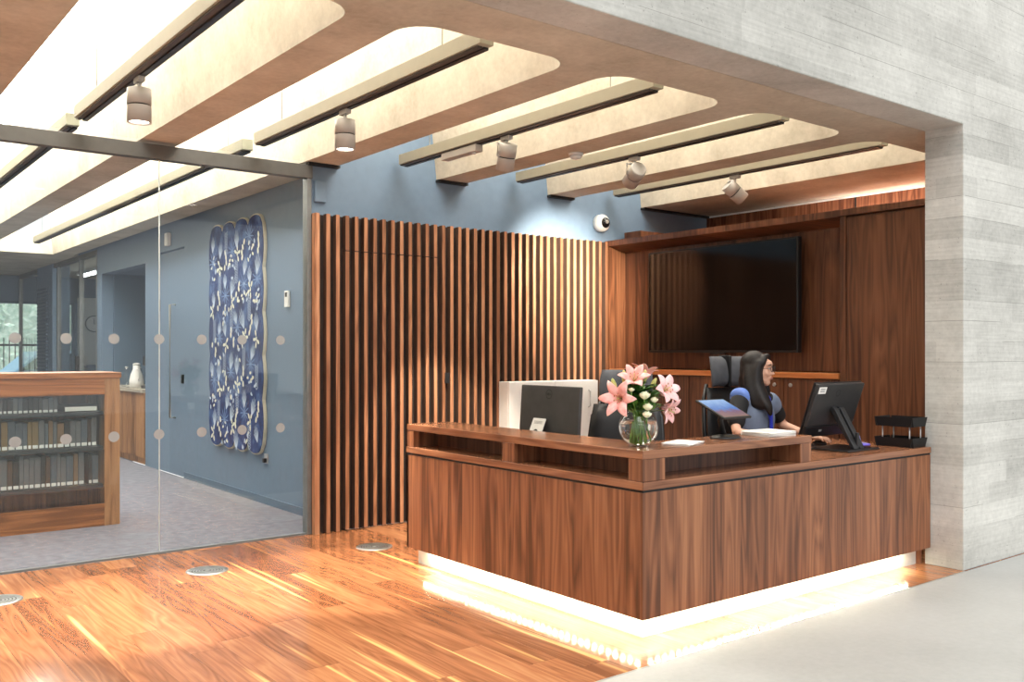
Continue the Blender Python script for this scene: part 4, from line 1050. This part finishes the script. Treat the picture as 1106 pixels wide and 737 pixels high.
# ------------------------------------------------------------------ office chairs
def office_chair(label, loc, rot, lift=0):
    """local: faces -y"""
    t = thing('office_chair', label, 'chair', loc, rot, group='office chairs behind the desk')
    b = MB()
    for k in range(5):
        a = 2*pi*k/5+.3; b.tube([(0, 0, .10), (.14*cos(a), .14*sin(a), .095), (.31*cos(a), .31*sin(a), .07)], [.03, .024, .016], 10)
    part('star_base', b, M['dark_metal'], t, local=True)
    for k in range(5):
        a = 2*pi*k/5+.3
        part('castor', MB().lathe([(.026, -.02), (.03, -.01), (.03, .01), (.026, .02)], 16, Matrix.Translation((.31*cos(a), .31*sin(a), .03)) @ Matrix.Rotation(a, 4, 'Z') @ RX), M['black'], t, local=True)
    part('gas_column', MB().lathe([(.035, .10), (.035, .25), (.022, .251), (.022, .44)], 20), M['dark_metal'], t, local=True)
    s = MB().box((-.26, -.26, .45), (.26, .24, .53)); o = part('seat', s, M['leather'], t, local=True, bevel=.035)
    # curved padded back
    def pad(z0, z1, wf, y0, y1, th, curve, nx=10, nz=10):
        mb = MB(); fr = []; bk = []
        for i in range(nz+1):
            v_ = i/nz; z = z0+(z1-z0)*v_; hw = wf(v_); rf = []; rb_ = []
            for j_ in range(nx+1):
                s_ = j_/nx*2-1; y = y0+(y1-y0)*v_-curve*s_*s_+.02*sin(pi*v_)*-1
                e = (1-abs(s_)**6)*(1-abs(2*v_-1)**8)
                rf.append(mb.bm.verts.new((s_*hw, y-th/2*e, z))); rb_.append(mb.bm.verts.new((s_*hw, y+th/2*e+.004, z)))
            fr.append(rf); bk.append(rb_)
        for g, fl in ((fr, 0), (bk, 1)):
            for a_, b_ in zip(g, g[1:]):
                for j_ in range(nx):
                    f = mb.bm.faces.new([a_[j_], a_[j_+1], b_[j_+1], b_[j_]]); f.smooth = True
        for a_, b_ in ((fr[0], bk[0]), (fr[-1], bk[-1])):
            for j_ in range(nx): mb.bm.faces.new([a_[j_], a_[j_+1], b_[j_+1], b_[j_]]).smooth = True
        for j_ in (0, nx):
            for i in range(nz): mb.bm.faces.new([fr[i][j_], fr[i+1][j_], bk[i+1][j_], bk[i][j_]]).smooth = True
        return mb
    part('backrest', pad(.56, 1.16, lambda v_: .215+.03*sin(pi*v_), .235, .275, .08, .05), M['leather'], t, local=True)
    part('headrest', pad(1.165, 1.385, lambda v_: .165+.012*sin(pi*v_), .27, .30, .075, .045), M['fabric'], t, local=True, label='grey padded headrest')
    part('head_strap', MB().box((-.012, .214, 1.16), (.012, .335, 1.392)), M['black'], t, local=True, bevel=.008)
    for s_ in (-1, 1):
        part('back_frame', MB().tube([(s_*.22, .12, .50), (s_*.232, .20, .62), (s_*.248, .215, .85), (s_*.225, .25, 1.08), (s_*.17, .285, 1.18)], [.02, .02, .018, .016, .014], 10), M['black'], t, local=True)
        a = part('armrest', MB().tube([(s_*.29, -.12, .70), (s_*.29, .0, .715), (s_*.29, .12, .70)], [.025, .03, .025], 10), M['black'], t, local=True)
        part('arm_post', MB().tube([(s_*.29, .02, .69), (s_*.29, .05, .55), (s_*.24, .05, .47)], .014, 8), M['silver'], t, local=True)
    for c_ in t.children:
        if c_.name.split('.')[0] not in ('star_base', 'castor', 'gas_column'): c_.location.z += lift
    return t
ch = office_chair('empty office chair with grey headrest, behind the vase of lilies', (4.12, 4.18, 0), R(-56), -.085)
office_chair('office chair with grey headrest on which the woman sits', (5.35, 4.10, 0), R(-8))

# ------------------------------------------------------------------ the receptionist
PX, PY = 5.235, 4.0
pe = thing('person', 'seated woman with long dark hair, glasses, blue-grey top and blue lanyard looking right', 'person', (PX, PY, 0))
def W(*p): return Vector(p) + Vector((PX, PY, 0))
HZ = 1.292
HC = W(.02, -.025, HZ)
HR = Matrix.Translation(HC) @ Matrix.Rotation(R(22), 4, 'Z')        # head frame: face towards -y
ms_ = []
# trunk, neck, legs, arms as one skeleton
V = []; E = []; RD = []
def J(p, r, parent=None):
    V.append(tuple(W(*p))); RD.append(r); i = len(V)-1
    if parent is not None: E.append((parent, i))
    return i
pelvis = J((0, .06, .58), (.15, .12))
waist = J((0, .03, .74), (.125, .10), pelvis)
chest = J((0, .005, .95), (.122, .10), waist)
upper = J((0, .01, 1.07), (.10, .075), chest)
neck0 = J((0, .0, 1.14), .052, upper)
neck1 = J((.01, -.012, 1.215), .047, neck0)
HANDS = {}
for s, el, wr in ((-1, (-.315, -.10, .885), (-.10, -.30, .835)), (1, (.285, -.03, .90), (.245, -.285, .842))):
    sh = J((s*.145, .0, 1.075), .042, upper)
    mid = J(((s*.19+el[0])/2, el[1]/2, (1.06+el[2])/2), .038, sh)
    e_ = J(el, .038, mid)
    m2 = J(tuple((a+b)/2 for a, b in zip(el, wr)), .033, e_)
    J(wr, .0245, m2); HANDS[s] = (Vector(el), Vector(wr))
    kn = J((s*.11, -.36, .56), .065, pelvis)
    h0 = J((s*.10, -.12, .585), .085, pelvis); E.remove((pelvis, kn)); E.append((h0, kn))
    an = J((s*.11, -.33, .12), .038, kn)
    J((s*.115, -.45, .05), .034, an)
ms_.append(skin(V, E, RD, 2, pelvis))
# hands: palm and five separate fingers, curled down
for s in (-1, 1):
    el, wr = HANDS[s]
    fwd = (wr-el); fwd.z = 0; fwd.normalize(); fwd = (fwd*.96 + Vector((0, 0, -.1))).normalized() if s < 0 else Vector((.0, -1, -.08)).normalized()
    side = fwd.cross(Vector((0, 0, 1))).normalized()          # to the right of the hand
    up = side.cross(fwd).normalized()
    if s == 1: lift = .004
    b = MB()
    Mx = Matrix((side, fwd, up)).transposed().to_4x4(); Mx.translation = W(*wr) + fwd*.045
    b.ball((0, 0, 0), 1, 1, 1, 12); b.bm.transform(Mx @ Matrix.Diagonal((.039, .052, .017, 1)))
    me = bpy.data.meshes.new('palm'); b.bm.to_mesh(me); b.bm.free(); ms_.append(me)
    for k, (off, L) in enumerate(((-.028, .072), (-.0095, .08), (.0095, .075), (.028, .058))):
        p0 = W(*wr)+fwd*.07+side*off; p1 = p0+(fwd*.6+side*off*1.5).normalized()*0+fwd*L*.45+side*off*.25+up*.006; p2 = p1+fwd*L*.33-up*L*.18; p3 = p2+fwd*L*.2-up*L*.22
        ms_.append(skin([tuple(p0), tuple(p1), tuple(p2), tuple(p3)], [(0, 1), (1, 2), (2, 3)], [.0098, .009, .0082, .007], 1, 0))
    ts = -s*1                                                  # thumb on the inner side
    q0 = W(*wr)+fwd*.03+side*ts*-.03*-1; q1 = q0+side*ts*.022+fwd*.026-up*.006; q2 = q1+side*ts*.006+fwd*.028-up*.006
    ms_.append(skin([tuple(q0), tuple(q1), tuple(q2)], [(0, 1), (1, 2)], [.012, .0105, .008], 1, 0))
# head
hb = MB()
def HB(c, r, **k): hb.ball(c, *r, n=20, **k)
HB((0, .012, .03), (.073, .092, .088))                        # skull
HB((0, -.022, -.018), (.060, .066, .086))                     # face
HB((0, -.052, -.083), (.032, .030, .026))                     # chin
HB((0, -.03, -.062), (.052, .050, .04))                       # jaw
HB((0, -.090, -.005), (.009, .012, .030)); HB((0, -.100, -.024), (.0125, .014, .011))   # nose
HB((.010, -.092, -.027), (.008, .009, .007)); HB((-.010, -.092, -.027), (.008, .009, .007))
HB((0, -.082, -.054), (.021, .012, .011))                     # mouth
HB((.033, -.066, -.022), (.022, .018, .022)); HB((-.033, -.066, -.022), (.022, .018, .022))  # cheeks
HB((0, -.066, .042), (.05, .03, .03))                         # brow
HB((.073, .01, -.005), (.010, .022, .032)); HB((-.073, .01, -.005), (.010, .022, .032))     # ears
hb.bm.transform(HR); me = bpy.data.meshes.new('head'); hb.bm.to_mesh(me); hb.bm.free()
fhead = fuse([me], .0045, 5); ms_.append(fhead)
ms_.append(skin([tuple(W(0, .0, 1.12)), tuple(W(.012, -.01, 1.2)), tuple(HR @ Vector((0, .0, -.03)))], [(0, 1), (1, 2)], [.055, .048, .046], 2, 0))
body = fuse(ms_, .0055, 3); body.transform(WM[pe].inverted()); body.materials.clear(); body.materials.append(M['skin'])
part('body', body, None, pe)
def wear(name, meshes, mat, vox=.008, sm=4):
    me = fuse(meshes, vox, sm); me.transform(WM[pe].inverted()); me.materials.clear(); me.materials.append(mat)
    return part(name, me, None, pe)
# clothes
tv_ = [W(0, .06, .60), W(0, .03, .74), W(0, .0, .90), W(0, -.005, .99), W(0, .01, 1.075), W(0, .005, 1.125)]
wear('top', [skin([tuple(p) for p in tv_], [(i, i+1) for i in range(5)], [(.17, .14), (.145, .118), (.172, .135), (.182, .14), (.145, .105), (.07, .06)], 2, 0),
             skin([tuple(W(-.15, .0, 1.085)), tuple(W(0, .01, 1.08)), tuple(W(.15, .0, 1.085))], [(0, 1), (1, 2)], [.064, .08, .064], 2, 1),
             skin([tuple(W(.12, .0, 1.085)), tuple(W(.175, -.006, 1.07)), tuple(W(.232, -.014, .975))], [(0, 1), (1, 2)], [.078, .084, .072], 2, 0),
             skin([tuple(W(-.10, .0, 1.085)), tuple(W(-.13, .0, 1.08)), tuple(W(-.155, -.002, 1.065))], [(0, 1), (1, 2)], [.078, .076, .066], 2, 0)], M['top'], .008)
for s in (-1, 1):
    el, wr = HANDS[s]; a = Vector((s*.155, .0, 1.082)); m_ = Vector(((s*.19+el[0])/2, el[1]/2, (1.06+el[2])/2)); e2 = m_.lerp(el, .72)
    wear('sleeve', [skin([tuple(W(s*.10, .0, 1.09)), tuple(W(*a)), tuple(W(*m_)), tuple(W(*e2))], [(0, 1), (1, 2), (2, 3)], [.06, .074, .068, .058], 2, 0)], M['sleeve'], .007)
wear('shoulder_panel', [skin([tuple(W(-.085, .012, 1.118)), tuple(W(-.14, .004, 1.108)), tuple(W(-.178, -.004, 1.088))], [(0, 1), (1, 2)], [.072, .078, .080], 2, 0)], M['yoke'], .007)
wear('trousers', [skin([tuple(W(0, .07, .60)), tuple(W(-.10, -.12, .585)), tuple(W(-.11, -.36, .56)), tuple(W(-.11, -.33, .13)), tuple(W(.10, -.12, .585)), tuple(W(.11, -.36, .56)), tuple(W(.11, -.33, .13))],
      [(0, 1), (1, 2), (2, 3), (0, 4), (4, 5), (5, 6)], [.15, .1, .078, .055, .1, .078, .055], 2, 0)], M['trousers'], .009)
for s in (-1, 1):
    part('shoe', MB().ball(W(s*.115, -.41, .055), .045, .12, .05, 16), M['black'], pe)
# lanyard and badge
ln = MB(); yy = -.142
ln.tube([W(-.072, -.04, 1.148), W(-.055, -.095, 1.10), W(-.02, -.138, 1.0), W(.0, -.143, .925)], .006, 6)
ln.tube([W(.072, -.04, 1.148), W(.055, -.095, 1.10), W(.02, -.138, 1.0), W(.002, -.143, .925)], .006, 6)
ln.box(W(-.011, -.150, .895), W(.013, -.139, .985))
part('lanyard', ln, M['lanyard'], pe)
part('name_badge', MB().box(W(-.027, -.147, .80), W(.027, -.143, .893)), M['white_plastic'], pe)
# hair
hr = MB()
def hball(c, r): hr.ball(c, *r, n=18)
hball((0, .030, .045), (.088, .098, .092))
hball((0, .055, -.01), (.085, .075, .10))
hr.bm.transform(HR); me1 = bpy.data.meshes.new('h'); hr.bm.to_mesh(me1); hr.bm.free()
def lock(pts, rad):
    return skin([tuple(HR @ Vector(p)) for p in pts], [(i, i+1) for i in range(len(pts)-1)], rad, 2, 0)
hl = [me1,
      lock([(-.050, -.030, .075), (-.074, -.02, .0), (-.084, -.025, -.09), (-.098, -.065, -.18), (-.108, -.10, -.25), (-.104, -.115, -.31)], [.036, (.022, .044), (.024, .052), (.026, .056), (.024, .044), .012]),
      lock([(-.03, .05, .06), (-.078, .035, -.06), (-.104, .01, -.17), (-.112, -.03, -.26)], [.05, .052, .052, .036]),
      lock([(-.035, .01, .08), (-.074, .005, -.02), (-.088, .0, -.10), (-.102, -.03, -.18), (-.11, -.06, -.27)], [.042, .044, .048, .052, .034]),
      lock([(.050, -.030, .075), (.072, -.015, .0), (.080, -.015, -.08), (.086, -.03, -.15), (.085, -.045, -.21)], [.036, .034, .036, .036, .014]),
      lock([(.055, .045, .03), (.08, .04, -.08), (.085, .03, -.17)], [.05, .05, .04]),
      lock([(0, .085, 0), (0, .085, -.1), (.0, .08, -.2)], [.055, .06, .05]),
      lock([(-.012, -.058, .106), (-.045, -.052, .082), (-.066, -.038, .03)], [.022, .024, .026]),
      lock([(-.012, -.058, .106), (.03, -.055, .095), (.060, -.038, .04)], [.022, .024, .026])]
wear('hair', hl, M['hair'], .0065, 14)
# eyes, brows, lips, glasses in the head frame
def face_part(name, mb, mat):
    mb.bm.transform(HR); return part(name, mb, mat, pe)
for s in (-1, 1):
    face_part('eye', MB().ball((s*.030, -.0815, .012), .0125, .007, .006, 12), M['eye'])
    face_part('iris', MB().ball((s*.030+.002, -.0868, .012), .0055, .003, .0055, 10), M['hair'])
    face_part('eyebrow', MB().tube([(s*.014, -.092, .034), (s*.030, -.092, .039), (s*.048, -.080, .034)], [.003, .0035, .002], 8), M['hair'])
face_part('lips', MB().ball((0, -.0925, -.0505), .019, .005, .0042, 12).ball((0, -.0915, -.0585), .016, .005, .0045, 12), M['lip'])
gl_ = MB()
for s in (-1, 1):
    pts = [(s*.032+.0235*cos(a)*1.0, -.104+.004*abs(cos(a)), .008+.019*sin(a)) for a in [2*pi*k/20 for k in range(21)]]
    gl_.tube(pts, .0022, 6)
    gl_.tube([(s*.055, -.100, .014), (s*.072, -.05, .012), (s*.076, .01, .008)], .002, 6)
gl_.tube([(-.010, -.106, .012), (0, -.109, .016), (.010, -.106, .012)], .002, 6)
face_part('glasses', gl_, M['black'])

# ------------------------------------------------------------------ light from outside
wd = bpy.data.worlds.new('sky'); SC.world = wd; wd.use_nodes = True
bg = wd.node_tree.nodes['Background']; bg.inputs[0].default_value = (.985, .99, .985, 1); bg.inputs[1].default_value = 1.22
sun = bpy.data.lights.new('daylight', 'SUN'); sun.energy = 1.9; sun.angle = R(40); sun.color = (1, .985, .95)
so_ = bpy.data.objects.new('daylight', sun); COL.objects.link(so_); so_.rotation_euler = (R(38), 0, R(-25)); so_.location = (0, -5, 8)

# ------------------------------------------------------------------ camera
cam = bpy.data.cameras.new('camera'); co = bpy.data.objects.new('camera', cam); COL.objects.link(co)
co.location = (0, 0, 1.42); co.rotation_euler = (R(90), 0, R(52.005-90))
cam.sensor_width = 36; cam.lens = 36*1000/1106; cam.shift_y = 11.4/1106; cam.clip_start = .05
SC.camera = co
SC.view_settings.view_transform = 'Standard'; SC.view_settings.look = 'None'
SC.view_settings.gamma = 1; SC.view_settings.use_curve_mapping = False; SC.view_settings.exposure = 0
